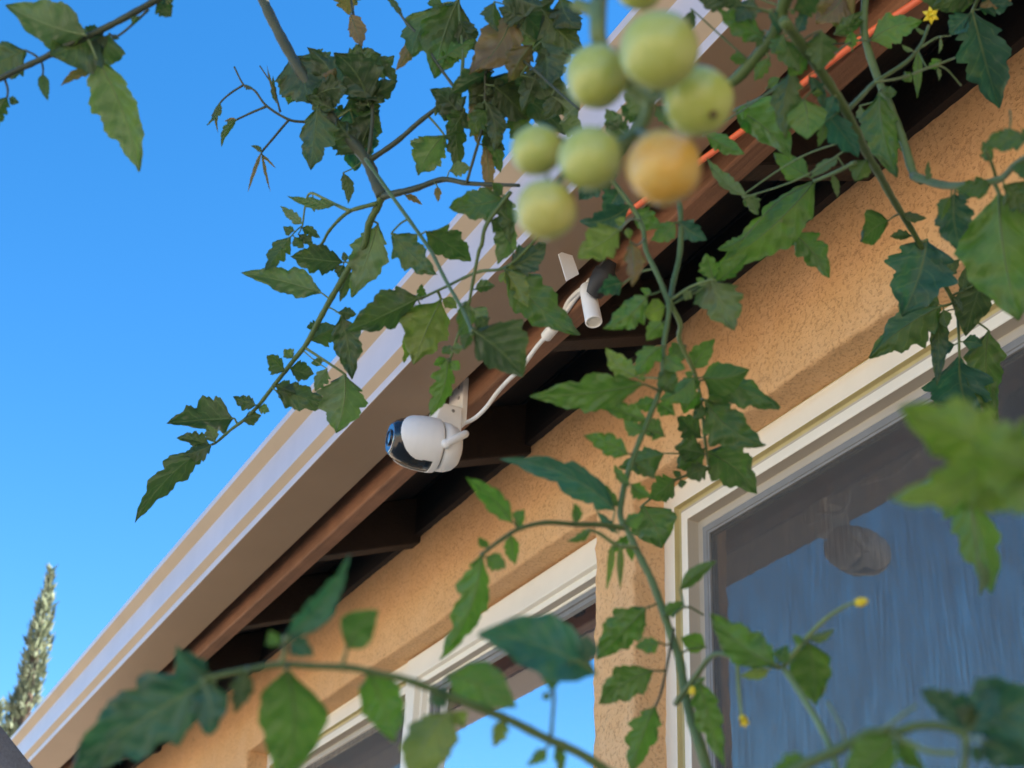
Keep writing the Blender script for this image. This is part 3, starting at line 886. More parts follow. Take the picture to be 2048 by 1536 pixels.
SEED = [11]
def vine(name, label, stems, leaves, fork=None):
    """stems: dicts(p, r, d, mat, ext); leaves: (base, tip, width, kind[, options])."""
    rnd = random.Random(SEED[0]); SEED[0] += 7
    built = []
    p_first = stems[0]
    root = None
    objs = []
    for s in stems:
        n = len(s['p'])
        d0, d1 = s['d']
        P = [px(x, y, d0 + (d1 - d0) * i / (n - 1)) for i, (x, y) in enumerate(s['p'])]
        r0, r1 = s['r']
        R = [(r0 + (r1 - r0) * (i / (n - 1)) ** s.get('rp', 1)) / KS / FPX * (d0 + (d1 - d0) * i / (n - 1)) for i in range(n)]
        ex = s.get('ext')
        if ex == 'down':       # goes on down to the soil
            e = P[-1]
            t = (P[-1] - P[-2]).normalized()
            e1 = e + t * 0.03; e2 = e1 + t * 0.03 + Vector((0, 0, -0.05))
            P += [e1, e2, e2 + Vector((0, 0, -0.12)), Vector((e2.x, e2.y - 0.01, e2.z * 0.55)), Vector((e2.x - 0.01, e2.y - 0.02, 0.0))]
            R += [R[-1], R[-1] * 1.02, R[-1] * 1.05, R[-1] * 1.3, R[-1] * 1.7]
        elif ex == 'over':     # arches over the photographer and down to the soil behind
            e = P[0]; t = (P[0] - P[1]).normalized()
            e1 = e + t * 0.08
            e2 = Vector((e1.x * 0.9, e1.y * 0.4, max(e1.z, e.z) + 0.12)); e3 = Vector((e1.x * 1.1 + 0.02, -0.35, e.z)); e4 = Vector((e1.x * 1.1 + 0.03, -0.50, 0.9)); e5 = Vector((e1.x * 1.1, -0.5, 0))
            P = [e5, e4, e3, e2, e1] + P; R = [R[0]*1.6, R[0]*1.4, R[0]*1.2, R[0]*1.1, R[0]*1.05] + R
        SP = spline(P, 6)
        RR = []
        for i in range(len(P) - 1):
            for k in range(6): RR.append(R[i] + (R[i+1] - R[i]) * k / 6)
        RR.append(R[-1])
        built.append((SP, RR, s))
    low = min((p for SP, _, _ in built for p in SP), key=lambda p: p.z)
    root = empty(name, tuple(low))
    tag(root, label, 'tomato vine', 'tomato vines in front of the house')
    for SP, RR, s in built:
        m = MB()
        RJ = [r * (1 + 0.10 * math.sin(i * 1.7) * math.sin(i * 0.61)) for i, r in enumerate(RR)]
        m.tube(SP, RJ, 9)
        objs.append(m.build('stem', M[s.get('mat', 'stem')], root, smooth=True))
    proj = []
    RI = ROT.transposed()
    for SP, RR, s in built:
        L = []
        for p in SP:
            q = RI @ (p - EYE)
            if q.z < -0.05: L.append((1024 + q.x / -q.z * FPX, 768 - q.y / -q.z * FPX, -q.z, p))
        proj.append(L)
    for lf in leaves:
        b, t, w, kind = lf[:4]
        op = lf[4] if len(lf) > 4 else {}
        best = None
        rng = [op['s']] if 's' in op else range(len(proj))
        for si in rng:
            for x, y, dz, p in proj[si]:
                dist = math.hypot(x - b[0], y - b[1])
                if best is None or dist < best[0]: best = (dist, si, dz, p)
        d = op.get('d', best[2] + op.get('dd', rnd.uniform(-0.012, 0.012)))
        pl = math.hypot(t[0] - b[0], t[1] - b[1]) * d / FPX
        dt = op.get('dt', rnd.uniform(-0.30, 0.35)) * pl
        base = px(b[0], b[1], d); tip = px(t[0], t[1], d + dt)
        leaflet(objs[best[1]], base, tip, w / KS / FPX * d, kind, rnd, op.get('bend', rnd.uniform(-0.10, 0.10)),
                op.get('roll', rnd.uniform(-0.6, 0.6)), best[3], min(0.0011, max(0.0005, w / KS / FPX * d * 0.03)), op.get('curl', rnd.uniform(-0.10, 0.32)), op.get('teeth', 0.48))
        plen = (best[3] - base).length
        if w > 110 and kind not in 'n' and plen > 0.006 and rnd.random() < 0.55:      # small basal leaflets on the petiole
            ax_ = (tip - base).normalized(); vv = (base - EYE).normalized(); sd_ = ax_.cross(vv).normalized()
            for sg in (-1, 1):
                if rnd.random() < 0.3: continue
                at_ = base.lerp(best[3], rnd.uniform(0.1, 0.5))
                dr = (sd_ * sg * rnd.uniform(0.7, 1.1) + ax_ * rnd.uniform(0.1, 0.7) + vv * rnd.uniform(-0.4, 0.4)).normalized()
                ln = (tip - base).length * rnd.uniform(0.22, 0.38)
                leaflet(objs[best[1]], at_ + dr * ln * 0.15, at_ + dr * ln, ln * rnd.uniform(0.5, 0.7), kind, rnd, rnd.uniform(-0.1, 0.1), rnd.uniform(-0.6, 0.6), at_, 0.0005, rnd.uniform(-0.1, 0.25), 0.35)
    return root, objs

def S(p, r, d, mat='stem', ext=None, rp=1): return dict(p=p, r=r, d=d, mat=mat, ext=ext, rp=rp)

# --- vine hanging against the sky, left of centre
sky_vine, _ = vine('tomato_vine', 'long tomato vine hanging diagonally against the blue sky over the gutter', [
    S([A(1510, -80), A(1540, 0), A(1600, 130), A(1690, 300), A(1780, 450), A(1950, 700), B(150, 930), B(200, 1040), B(245, 1150)], (30, 36), (1.16, 1.12), 'stem_dark', 'over'),
    S([B(245, 1150), B(215, 1220), B(170, 1310), D(1400, 30), D(1330, 130), D(1260, 250), D(1190, 370), D(1130, 480), D(1060, 610), D(990, 700), D(920, 790), D(850, 880), D(780, 970), D(700, 1050), D(620, 1110), D(540, 1180), D(500, 1200)], (24, 7), (1.12, 1.20)),
    S([B(170, 940), B(330, 830), B(480, 700), B(690, 540), B(850, 430), B(1000, 300)], (18, 9), (1.13, 1.05), 'stem_dark'),
    S([B(245, 1150), B(330, 1130), B(450, 1100), B(600, 1050), B(740, 1072), B(900, 1080), B(1050, 1085)], (24, 10), (1.12, 1.05), 'stem_dark'),
    S([B(150, 930), B(270, 1100), B(400, 1280), B(520, 1450), E(560, 60), E(620, 180), E(700, 320), E(750, 420), E(775, 500)], (12, 11), (1.10, 0.86), 'stem'),
    S([B(215, 1190), B(100, 1220), A(2040, 1240), A(1980, 1290), A(1920, 1360), A(1880, 1430), A(1800, 1490)], (14, 7), (1.12, 1.16)),
    S([B(60, 1235), A(1990, 1210), A(1900, 1165), A(1820, 1130), A(1790, 1180), A(1770, 1320)], (12, 5), (1.13, 1.16), 'stem_pale'),
    # dried flower truss
    S([A(1830, 740), A(1790, 715), A(1690, 700), A(1560, 620), A(1490, 530), A(1425, 495), A(1370, 390)], (10, 5), (1.15, 1.16), 'stem_dark'),
    S([A(1425, 497), A(1350, 545), A(1290, 600), A(1240, 680)], (7, 5), (1.16, 1.17), 'stem_dark'),
    S([A(1560, 622), A(1470, 660), A(1385, 700)], (8, 6), (1.155, 1.165), 'stem_dark'),
    S([A(1690, 702), A(1640, 760), A(1590, 820), A(1530, 890)], (8, 7), (1.15, 1.16), 'stem_dark'),
    S([A(1640, 655), A(1620, 580), A(1600, 510), A(1520, 385)], (7, 4), (1.153, 1.16), 'stem_dark'),
    # thin stem across to the hanging leaves and the one dropping from it
    S([B(1240, 1290), E(1000, 85), E(820, 125), E(720, 165), E(620, 215), E(455, 292)], (11, 8), (0.98, 1.06)),
    S([B(1000, 1120), B(860, 1310), B(830, 1430), E(810, 20), E(770, 230), E(750, 330), E(690, 500), E(640, 660)], (14, 7), (0.98, 1.0)),
    S([B(690, 540), B(560, 360), B(480, 230), B(380, 120), B(270, -40), B(200, -160)], (10, 6), (1.08, 1.12), 'stem_dark'),
    S([B(170, 900), B(190, 640), B(150, 420), B(110, 220), B(70, 40), B(60, -120)], (12, 7), (1.12, 1.16), 'stem_dark'),
    S([B(850, 430), B(960, 260), B(1080, 100), B(1130, -60), B(1150, -160)], (10, 8), (1.06, 1.04), 'stem_dark'),
    S([B(700, 530), B(720, 330), B(700, 120), B(690, -80)], (11, 8), (1.08, 1.10)),
    S([B(1000, 300), B(1150, 420), B(1280, 540), B(1400, 640)], (9, 7), (1.05, 1.0), 'stem_dark'),
    S([B(740, 1072), B(790, 900), B(840, 720), B(850, 560), B(850, 430)], (9, 8), (1.07, 1.06), 'stem_dark'),
], [
    (D(1150, 310), D(695, 185), 165, 'p', dict(bend=-0.02, roll=0.2)),
    (D(970, -20), D(815, 198), 115, 'd'), (D(1275, 130), D(972, 90), 165, 'd', dict(curl=0.05)),
    (D(1300, 150), D(1262, 362), 80, 'd'), (D(1480, -95), D(1325, 335), 215, 'p', dict(roll=-0.3)),
    (D(1725, 335), D(1265, 490), 215, 'd', dict(s=12, bend=0.05)), (D(1265, 440), D(1345, 800), 165, 'd', dict(s=1)), (D(1085, 590), D(1260, 500), 150, 'd', dict(s=1)),
    (D(1150, 490), D(1062, 515), 70, 'd'), (D(1285, 785), D(1235, 1130), 265, 'p', dict(s=1, roll=0.1, bend=0.06)),
    (D(1180, 752), D(1112, 885), 90, 'p', dict(s=1)), (D(965, 750), D(1105, 775), 120, 'd'), (D(935, 770), D(825, 682), 105, 'd'), (D(985, 690), D(930, 640), 70, 'p'),
    (D(880, 880), D(1185, 1000), 160, 'd', dict(bend=0.05)), (D(880, 850), D(1000, 900), 120, 'd'), (D(640, 1045), D(275, 1035), 205, 'd', dict(teeth=0.55, s=1)), (D(765, 965), D(638, 925), 90, 'd'),
    (D(690, 1060), D(800, 1030), 85, 'd'), (D(780, 985), D(845, 1005), 60, 'p'), (D(525, 1185), D(480, 1085), 80, 'p'), (D(495, 1200), D(305, 1155), 90, 'd'),
    (D(505, 1200), D(340, 1265), 95, 'd'), (D(480, 1210), D(60, 1640), 165, 'd', dict(teeth=0.6, bend=-0.06, dt=0.1, roll=0.25)),
    (A(1770, 1310), A(1635, 1205), 60, 'p'), (A(1765, 1330), A(1872, 1392), 55, 'd'), (A(1745, 1370), A(1835, 1455), 60, 'd'), (A(1960, 1200), A(1680, 1148), 60, 'p'), (A(1830, 1150), A(1840, 1240), 50, 'p'),
    (B(960, 1160), B(638, 1245), 180, 'g', dict(s=13)), (B(880, 1290), B(1000, 1330), 120, 'd', dict(s=13)),
    (D(1560, -40), D(1845, 210), 190, 'g', dict(s=4)), (D(1760, -50), D(2025, 130), 180, 'g', dict(s=4)),
    # dark tangle at the top
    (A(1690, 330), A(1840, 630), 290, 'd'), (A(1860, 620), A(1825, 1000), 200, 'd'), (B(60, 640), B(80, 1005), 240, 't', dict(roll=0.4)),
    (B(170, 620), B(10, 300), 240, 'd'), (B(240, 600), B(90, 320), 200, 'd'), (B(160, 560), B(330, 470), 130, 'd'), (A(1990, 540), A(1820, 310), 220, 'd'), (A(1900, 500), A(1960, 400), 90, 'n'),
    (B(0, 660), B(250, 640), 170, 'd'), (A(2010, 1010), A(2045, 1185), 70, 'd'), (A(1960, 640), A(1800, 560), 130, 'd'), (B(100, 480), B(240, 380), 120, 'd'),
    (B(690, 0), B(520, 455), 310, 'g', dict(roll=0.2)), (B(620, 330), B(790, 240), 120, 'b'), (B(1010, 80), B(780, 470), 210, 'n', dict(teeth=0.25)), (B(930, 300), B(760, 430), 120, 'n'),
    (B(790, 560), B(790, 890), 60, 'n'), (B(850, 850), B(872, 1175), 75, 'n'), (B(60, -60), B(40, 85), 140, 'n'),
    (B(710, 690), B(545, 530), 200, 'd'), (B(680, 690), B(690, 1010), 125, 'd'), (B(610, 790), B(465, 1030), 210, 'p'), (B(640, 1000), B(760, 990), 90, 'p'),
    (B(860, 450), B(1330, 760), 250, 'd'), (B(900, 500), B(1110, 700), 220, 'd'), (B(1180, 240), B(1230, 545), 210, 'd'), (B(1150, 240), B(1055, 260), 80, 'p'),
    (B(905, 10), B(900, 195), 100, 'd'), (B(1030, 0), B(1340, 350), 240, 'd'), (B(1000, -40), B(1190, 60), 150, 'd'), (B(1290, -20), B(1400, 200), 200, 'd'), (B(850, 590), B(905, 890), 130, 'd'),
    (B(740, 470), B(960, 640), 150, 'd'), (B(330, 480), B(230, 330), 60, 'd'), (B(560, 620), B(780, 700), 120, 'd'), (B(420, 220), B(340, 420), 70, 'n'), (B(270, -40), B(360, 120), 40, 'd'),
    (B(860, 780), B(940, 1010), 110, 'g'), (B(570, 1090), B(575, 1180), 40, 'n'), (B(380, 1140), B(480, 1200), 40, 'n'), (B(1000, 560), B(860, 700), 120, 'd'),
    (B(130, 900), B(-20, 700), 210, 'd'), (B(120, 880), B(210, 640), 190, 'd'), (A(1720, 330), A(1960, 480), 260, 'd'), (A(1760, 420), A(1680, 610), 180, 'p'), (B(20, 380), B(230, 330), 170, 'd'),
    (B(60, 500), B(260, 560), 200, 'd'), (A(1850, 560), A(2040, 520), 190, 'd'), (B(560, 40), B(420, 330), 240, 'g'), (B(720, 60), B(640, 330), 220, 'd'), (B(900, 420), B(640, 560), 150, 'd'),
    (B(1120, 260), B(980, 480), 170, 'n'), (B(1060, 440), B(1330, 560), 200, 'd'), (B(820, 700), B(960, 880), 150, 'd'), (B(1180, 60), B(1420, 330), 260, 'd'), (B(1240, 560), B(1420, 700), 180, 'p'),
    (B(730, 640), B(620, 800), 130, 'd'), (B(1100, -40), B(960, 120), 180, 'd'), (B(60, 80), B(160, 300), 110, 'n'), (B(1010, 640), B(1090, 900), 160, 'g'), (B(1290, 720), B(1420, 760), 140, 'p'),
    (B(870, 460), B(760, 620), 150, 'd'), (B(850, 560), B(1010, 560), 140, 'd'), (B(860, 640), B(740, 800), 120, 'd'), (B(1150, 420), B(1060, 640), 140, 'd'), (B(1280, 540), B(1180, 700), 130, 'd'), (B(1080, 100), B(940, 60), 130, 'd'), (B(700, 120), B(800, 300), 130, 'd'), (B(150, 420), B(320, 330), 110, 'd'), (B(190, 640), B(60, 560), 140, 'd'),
    # dried flower remains
    (A(1290, 600), A(1220, 740), 40, 'd'), (A(1280, 610), A(1265, 770), 22, 'n'), (A(1385, 700), A(1285, 850), 45, 'd'), (A(1385, 700), A(1310, 712), 22, 'n'), (A(1530, 890), A(1445, 1120), 22, 'n'), (A(1530, 890), A(1600, 1120), 20, 'n'),
    (A(1530, 890), A(1475, 850), 30, 'd'), (A(1530, 900), A(1605, 990), 16, 'n'), (A(1615, 600), A(1600, 450), 34, 'd'), (A(1620, 590), A(1565, 380), 16, 'n'), (A(1425, 495), A(1480, 530), 30, 'd'),
    # leaves hanging in front of the gutter
    (E(590, 290), E(425, 660), 275, 'y', dict(s=12, roll=0.15)), (E(520, 420), E(360, 640), 120, 'y', dict(s=12)), (E(630, 640), E(528, 975), 140, 'b', dict(s=13, roll=0.3, teeth=0.55, bend=0.08)),
    (E(965, 110), E(1392, 505), 235, 'g', dict(s=12, roll=0.2, bend=-0.05)), (E(965, 120), E(1115, 335), 125, 'y', dict(s=12)), (E(775, 340), E(862, 425), 100, 'p'), (E(790, 230), E(908, 200), 80, 'g'),
    (B(1000, 1300), B(915, 1540), 130, 'p', dict(s=13)), (E(985, 105), E(1210, -30), 180, 'd', dict(s=12)), (E(775, 465), E(1065, 745), 310, 'd', dict(s=4, teeth=0.3)), (E(650, 570), E(722, 575), 70, 'p', dict(s=13)),
    (E(640, 560), E(600, 610), 60, 'g', dict(s=13)), (E(740, 300), E(700, 560), 120, 'g', dict(s=4)), (E(480, 290), E(480, 200), 50, 'g', dict(s=12)), (B(960, 1140), B(1000, 1420), 110, 'g', dict(s=13)),
])

# --- vine in the top left corner
vine('tomato_vine', 'short dark tomato vine in the upper left corner of the sky', [
    S([A(1100, -120), A(960, -30), A(880, 20), A(700, 120), A(560, 190), A(400, 262), A(250, 342), A(120, 402), A(-20, 470), A(-160, 530)], (22, 17), (0.90, 0.92), 'stem_dark', 'over'),
    S([A(870, 55), A(790, 130), A(690, 210), A(640, 200)], (9, 6), (0.90, 0.91), 'stem_dark'),
    S([A(235, 350), A(200, 320), A(150, 295)], (8, 6), (0.92, 0.92), 'stem_dark'), S([A(240, 350), A(252, 400), A(250, 440)], (7, 5), (0.92, 0.92), 'stem_dark'), S([A(25, 455), A(45, 520), A(42, 570)], (8, 6), (0.92, 0.92), 'stem_dark'),
], [
    (A(500, 205), A(65, 20), 235, 'p', dict(roll=0.35, teeth=0.2, bend=0.06)), (A(600, 195), A(330, 380), 300, 'd', dict(teeth=0.3)), (A(640, 200), A(590, 400), 190, 'd', dict(teeth=0.2)),
    (A(560, 330), A(815, 1005), 245, 'p', dict(bend=0.05, roll=0.3, teeth=0.5, dt=0.2)), (A(540, 410), A(360, 490), 60, 'n'), (A(150, 295), A(-90, 430), 200, 'd', dict(teeth=0.2)), (A(250, 430), A(262, 605), 62, 'd', dict(teeth=0.15)),
    (A(42, 565), A(-25, 765), 120, 'd'), (A(920, 5), A(1005, 98), 110, 'd'), (A(810, 95), A(770, 145), 40, 'g'), (A(960, -20), A(1010, 20), 70, 'd'),
])

# --- fruiting vine: thick stem, centre stem, fruit
fruit_vine, fobj = vine('tomato_vine', 'thick stemmed tomato vine carrying the cluster of unripe fruit in the centre', [
    # 0 main stem from the soil up through the centre
    S([B(1560, 1010), B(1700, 1200), B(1770, 1330), E(1790, 0), E(1850, 130), E(1900, 250), E(1925, 350), E(1895, 560), E(1880, 790), E(1800, 1000), E(1740, 1150), E(1690, 1290), E(1660, 1400), H(1640, 60), H(1690, 160), H(1750, 290), H(1820, 430), H(1880, 590), H(1930, 740), H(1985, 900), I(60, 1080), I(100, 1250), I(150, 1400), I(210, 1600)], (15, 36), (0.92, 0.72), 'stem', 'down', 3.0),
    # 1 thick arm at the top and its run behind the fruit
    S([C(740, -240), C(690, -90), C(645, 20), C(600, 170), C(500, 310), C(340, 480), C(150, 560), B(1880, 520), B(1800, 630), B(1720, 760), B(1620, 930), B(1560, 1010)], (44, 24), (0.80, 0.92), 'stem', 'over'),
    # 2 stem running down to the right
    S([C(640, 120), C(760, 280), C(900, 480), C(1000, 640), C(1080, 800), C(1130, 900), C(1200, 1020), C(1260, 1130), C(1320, 1230), C(1400, 1360), C(1500, 1540), F(1540, 130), F(1620, 270), F(1660, 380)], (34, 11), (0.81, 1.12)),
    # 3 second centre shoot
    S([E(1925, 300), E(1990, 430), F(30, 520), F(90, 650), F(130, 750), F(160, 900), F(180, 1100), F(205, 1280)], (16, 8), (0.88, 0.95), 'stem_pale'),
    # 4 upright green stalk
    S([C(-40, 1180), B(1985, 1190), E(1990, 0), E(1950, 190), E(1930, 300)], (16, 17), (0.95, 0.88)),
    # 5 left side shoot low in the centre
    S([H(1660, 130), H(1520, 112), H(1380, 110), H(1200, 100), H(1040, 140), H(930, 210), H(825, 290)], (17, 11), (0.80, 0.70)),
    # 6 flower shoot below
    S([H(1730, 240), H(1620, 230), H(1520, 165), H(1450, 140)], (16, 8), (0.79, 0.77), 'stem_pale'),
    # 7 bottom right side shoots in front of the screened window
    S([I(10, 1160), I(120, 1010), I(240, 870), I(400, 905), I(640, 950)], (18, 14), (0.735, 0.66)),
    S([I(640, 940), I(760, 790), I(880, 670), I(1000, 590), I(1060, 570)], (17, 9), (0.66, 0.64), 'stem_pale'),
    S([I(370, 900), I(380, 1080), I(395, 1230)], (14, 9), (0.69, 0.68), 'stem_pale'),
    S([I(640, 950), I(760, 1130), I(860, 1300), I(930, 1460), I(960, 1600)], (17, 23), (0.66, 0.58), 'stem_pale'),
    S([I(-10, 650), I(30, 610), I(90, 595), I(170, 640)], (9, 6), (0.745, 0.77)),
    S([I(0, 720), H(1920, 900), H(1880, 1090), H(1840, 1190)], (9, 7), (0.75, 0.78), 'stem_dark'),
    # 13 flower spray top right
    S([C(1010, 650), C(1100, 560), C(1180, 480), C(1350, 370), C(1440, 270), C(1490, 150)], (17, 9), (0.885, 0.98)),
    S([C(1180, 480), C(1330, 455), C(1480, 400), C(1640, 340)], (9, 7), (0.91, 1.0), 'stem_pale'), S([C(1540, 380), C(1600, 410), C(1680, 500)], (7, 5), (0.97, 1.0), 'stem_pale'), S([C(1440, 280), C(1540, 220), C(1620, 210)], (8, 4), (0.96, 0.99), 'stem_pale'),
    S([C(1060, 950), C(940, 1010), C(820, 1060)], (14, 10), (0.93, 0.96), 'stem_pale'), S([C(620, 1290), C(690, 1355)], (10, 8), (0.97, 0.98), 'stem_pale'),
], [
    # centre cluster
    (E(1800, 265), E(1572, 470), 160, 'b', dict(s=0)), (B(1640, 1340), B(1390, 1500), 230, 'y', dict(s=0, d=0.78, roll=0.2)), (E(1700, -50), E(1710, 215), 120, 'n', dict(s=0, d=0.80)), (E(1660, 195), E(1505, 245), 110, 't', dict(s=0)),
    (E(1905, 330), E(1765, 370), 125, 'y', dict(s=0, teeth=0.1)), (E(1895, 420), E(1793, 530), 100, 'b', dict(s=0)), (E(1885, 560), E(1738, 740), 140, 'b', dict(s=0)),
    (E(1770, 785), E(1112, 852), 225, 'b', dict(s=0, bend=0.03, roll=0.3, dt=0.1)), (E(1740, 745), E(1560, 575), 125, 'y', dict(s=0)), (E(1800, 1000), E(1475, 865), 110, 'b', dict(s=0)), (E(1690, 1195), E(1425, 1085), 120, 'b', dict(s=0)),
    (E(1895, 1190), E(1635, 1275), 150, 'g', dict(s=3)), (H(1010, 100), E(745, 1305), 125, 'b', dict(s=5)), (E(1610, 1520), E(990, 1228), 185, 't', dict(s=5)), (E(1640, 1500), E(1360, 1330), 130, 'g', dict(s=0)), (E(1900, 1090), E(1735, 1025), 120, 'g', dict(s=0)),
    (F(160, 1100), F(5, 975), 140, 'd', dict(s=3)), (E(1700, 1370), E(1820, 1440), 90, 'b', dict(s=0)), (E(1690, 1380), E(1600, 1260), 60, 'b', dict(s=0)), (E(1960, 1340), E(1800, 1450), 150, 'g', dict(s=3)),
    (F(215, 175), F(345, 468), 240, 'p', dict(s=3, roll=0.1)), (F(220, 200), F(120, 325), 120, 'g', dict(s=3)), (F(230, 175), F(185, 20), 120, 'b', dict(s=3)), (F(240, 190), F(425, 10), 120, 'b', dict(s=3)),
    (F(165, 745), F(440, 700), 185, 'b', dict(s=3, teeth=0.12, roll=0.1)), (F(175, 760), F(595, 955), 200, 'g', dict(s=3)), (F(120, 740), F(-60, 900), 130, 'b', dict(s=3)), (F(100, 700), F(240, 520), 130, 'b', dict(s=3)), (F(150, 830), F(50, 955), 130, 'b', dict(s=3)),
    (F(180, 880), F(495, 1165), 250, 'g', dict(s=3, roll=0.35)), (F(190, 1180), F(465, 1405), 230, 'g', dict(s=3)), (F(175, 1190), F(5, 1160), 150, 'g', dict(s=3)), (F(180, 1160), F(15, 1275), 130, 'g', dict(s=3)), (F(200, 1270), F(60, 1330), 110, 'd', dict(s=3)), (F(70, 560), F(-40, 640), 110, 'g', dict(s=3)),
    (H(1770, 0), H(1885, 248), 235, 'g', dict(s=3, roll=0.1, teeth=0.2)), (H(1790, 600), H(1500, 905), 215, 'b', dict(s=0, roll=0.1)), (H(1870, 800), H(1725, 825), 95, 'b', dict(s=12)), (H(1830, 965), H(1505, 1175), 200, 'b', dict(s=12, roll=0.1)), (H(1845, 1170), H(1700, 1570), 200, 'b', dict(s=12)),
    (I(35, 490), I(262, 315), 75, 'b', dict(s=11, teeth=0.15)), (I(185, 830), I(30, 770), 105, 'b', dict(s=0, teeth=0.15)), (I(600, 935), I(225, 630), 245, 'b', dict(s=7, roll=0.1)), (I(785, 795), I(840, 1185), 225, 'b', dict(s=8, teeth=0.2, roll=0.1)),
    (I(150, 1030), I(285, 1490), 150, 'b', dict(s=7)), (I(560, 960), I(380, 1010), 70, 'y', dict(s=7)), (I(780, 780), I(940, 720), 60, 'p', dict(s=8)), (I(760, 800), I(690, 760), 50, 'b', dict(s=8)),
    (H(830, 285), H(588, 905), 180, 'b', dict(s=5, bend=0.08, roll=0.2, dt=-0.15)), (H(1000, 170), H(1030, 345), 90, 'b', dict(s=5)), (H(870, 250), H(815, 175), 55, 'b', dict(s=5)), (H(1380, 105), H(1370, -20), 60, 'b', dict(s=5)), (H(1040, 130), H(1080, 20), 50, 'b', dict(s=5)), (H(1470, 140), H(1330, 210), 50, 'b', dict(s=6)),
    (H(1600, 230), H(1510, 485), 38, 'y', dict(s=6, teeth=0.05)), (H(1640, 235), H(1640, 490), 38, 'y', dict(s=6, teeth=0.05)), (H(1690, 230), H(1700, 330), 40, 'b', dict(s=0, teeth=0.05)), (H(1620, 160), H(1500, 30), 50, 't', dict(s=0)),
    # right hand stem
    (C(1150, 235), C(1450, 125), 185, 'b', dict(s=2, d=0.98)), (C(860, 180), C(850, 410), 175, 'g', dict(s=2)), (C(520, 215), C(240, 65), 150, 'g', dict(s=1)), (C(400, 30), C(240, -40), 120, 'd', dict(s=1)), (C(430, 350), C(315, 345), 70, 'g', dict(s=1)), (C(560, 335), C(472, 475), 75, 'b', dict(s=1)),
    (C(690, 410), C(640, 815), 160, 'g', dict(s=2)), (C(760, 580), C(790, 820), 215, 'b', dict(s=2, teeth=0.15)), (C(360, 640), C(705, 895), 215, 'b', dict(s=2, d=0.96, teeth=0.25)), (C(185, 785), C(420, 905), 115, 'b', dict(s=2, d=0.96)), (C(425, 1150), C(205, 920), 75, 'p', dict(s=2, d=0.96)),
    (C(420, 1130), C(490, 1260), 90, 'p', dict(s=2, d=0.96)), (C(25, 1295), C(195, 1405), 130, 't', dict(s=4)), (C(415, 1385), C(250, 1455), 75, 'b', dict(s=17)), (C(825, 1055), C(262, 1600), 240, 'b', dict(s=17, bend=0.04, dt=0.05)), (C(690, 1355), F(912, 145), 185, 'b', dict(s=18)),
    (C(790, 440), C(885, 645), 70, 't', dict(s=2)), (C(870, 640), C(1055, 970), 160, 't', dict(s=2, roll=0.4)), (C(880, 720), C(830, 850), 60, 'g', dict(s=2)), (C(930, 1020), C(960, 1155), 45, 'p', dict(s=17)), (C(960, 920), C(800, 1060), 60, 'p', dict(s=17)),
    (C(1255, 1290), C(1068, 1405), 170, 'g', dict(s=2, teeth=0.2)), (C(1335, 1255), C(1470, 1280), 60, 'd', dict(s=2)), (C(1390, 1380), C(1265, 1385), 60, 'd', dict(s=2)), (C(640, 230), C(720, 420), 130, 'g', dict(s=2)), (C(530, 180), C(440, 240), 60, 'p', dict(s=1)), (C(560, 60), C(620, 200), 60, 't', dict(s=1)), (C(720, 190), C(800, 60), 80, 't', dict(s=1)),
    (C(1430, 300), C(1440, 570), 45, 'b', dict(s=14, teeth=0.05)), (C(1350, 420), C(1390, 480), 60, 'b', dict(s=14)), (C(1560, 350), C(1480, 400), 60, 'b', dict(s=14)), (C(1400, 300), C(1330, 260), 25, 'p', dict(s=13)), (C(1540, 390), C(1560, 470), 26, 'p', dict(s=14)), (C(1480, 200), C(1400, 150), 22, 'p', dict(s=13)), (C(1560, 220), C(1540, 320), 22, 'p', dict(s=16)),
    (C(460, -20), C(380, 150), 140, 'd', dict(s=1)), (C(330, 20), C(120, -40), 150, 'd', dict(s=1)), (C(110, 60), C(60, 240), 90, 'd', dict(s=1)), (C(700, 60), C(860, -30), 130, 'g', dict(s=1)), (C(640, 200), C(560, 330), 110, 'g', dict(s=2)),
    (C(780, 320), C(660, 440), 120, 'b', dict(s=2)), (C(940, 560), C(860, 700), 110, 't', dict(s=2)), (C(1130, 930), C(1060, 1060), 120, 'g', dict(s=2)), (B(1800, 640), B(1660, 560), 150, 'p', dict(s=1)), (B(1850, 620), B(1950, 760), 110, 'g', dict(s=1)), (B(1640, 760), B(1560, 640), 110, 'p', dict(s=1)),
    (B(1700, 1200), B(1420, 1330), 150, 't', dict(s=0)), (B(1720, 1230), B(1880, 1330), 130, 'b', dict(s=0)), (B(1960, 1300), B(1840, 1420), 120, 'b', dict(s=4)), (F(1560, 150), F(1650, 60), 90, 'd', dict(s=2)), (F(1480, 60), F(1380, -20), 100, 'd', dict(s=2)),
    (B(1850, 560), B(1700, 480), 140, 'p', dict(s=1)), (B(1760, 700), B(1640, 620), 120, 'g', dict(s=1)), (B(1900, 540), B(2020, 640), 120, 'g', dict(s=1)), (B(1700, 800), B(1560, 720), 150, 'g', dict(s=1)), (B(1640, 900), B(1480, 880), 130, 'd', dict(s=1)),
    (B(1600, 1000), B(1460, 1090), 150, 'd', dict(s=1)), (B(1570, 1010), B(1390, 1170), 160, 't', dict(s=1)), (B(1640, 1100), B(1540, 1260), 140, 't', dict(s=0)), (E(1900, 620), E(2020, 700), 110, 'b', dict(s=0)), (E(1890, 700), E(1960, 840), 120, 'g', dict(s=0)), (E(1850, 900), E(1960, 960), 100, 'b', dict(s=0)), (E(1780, 1060), E(1660, 1000), 90, 'b', dict(s=0)),
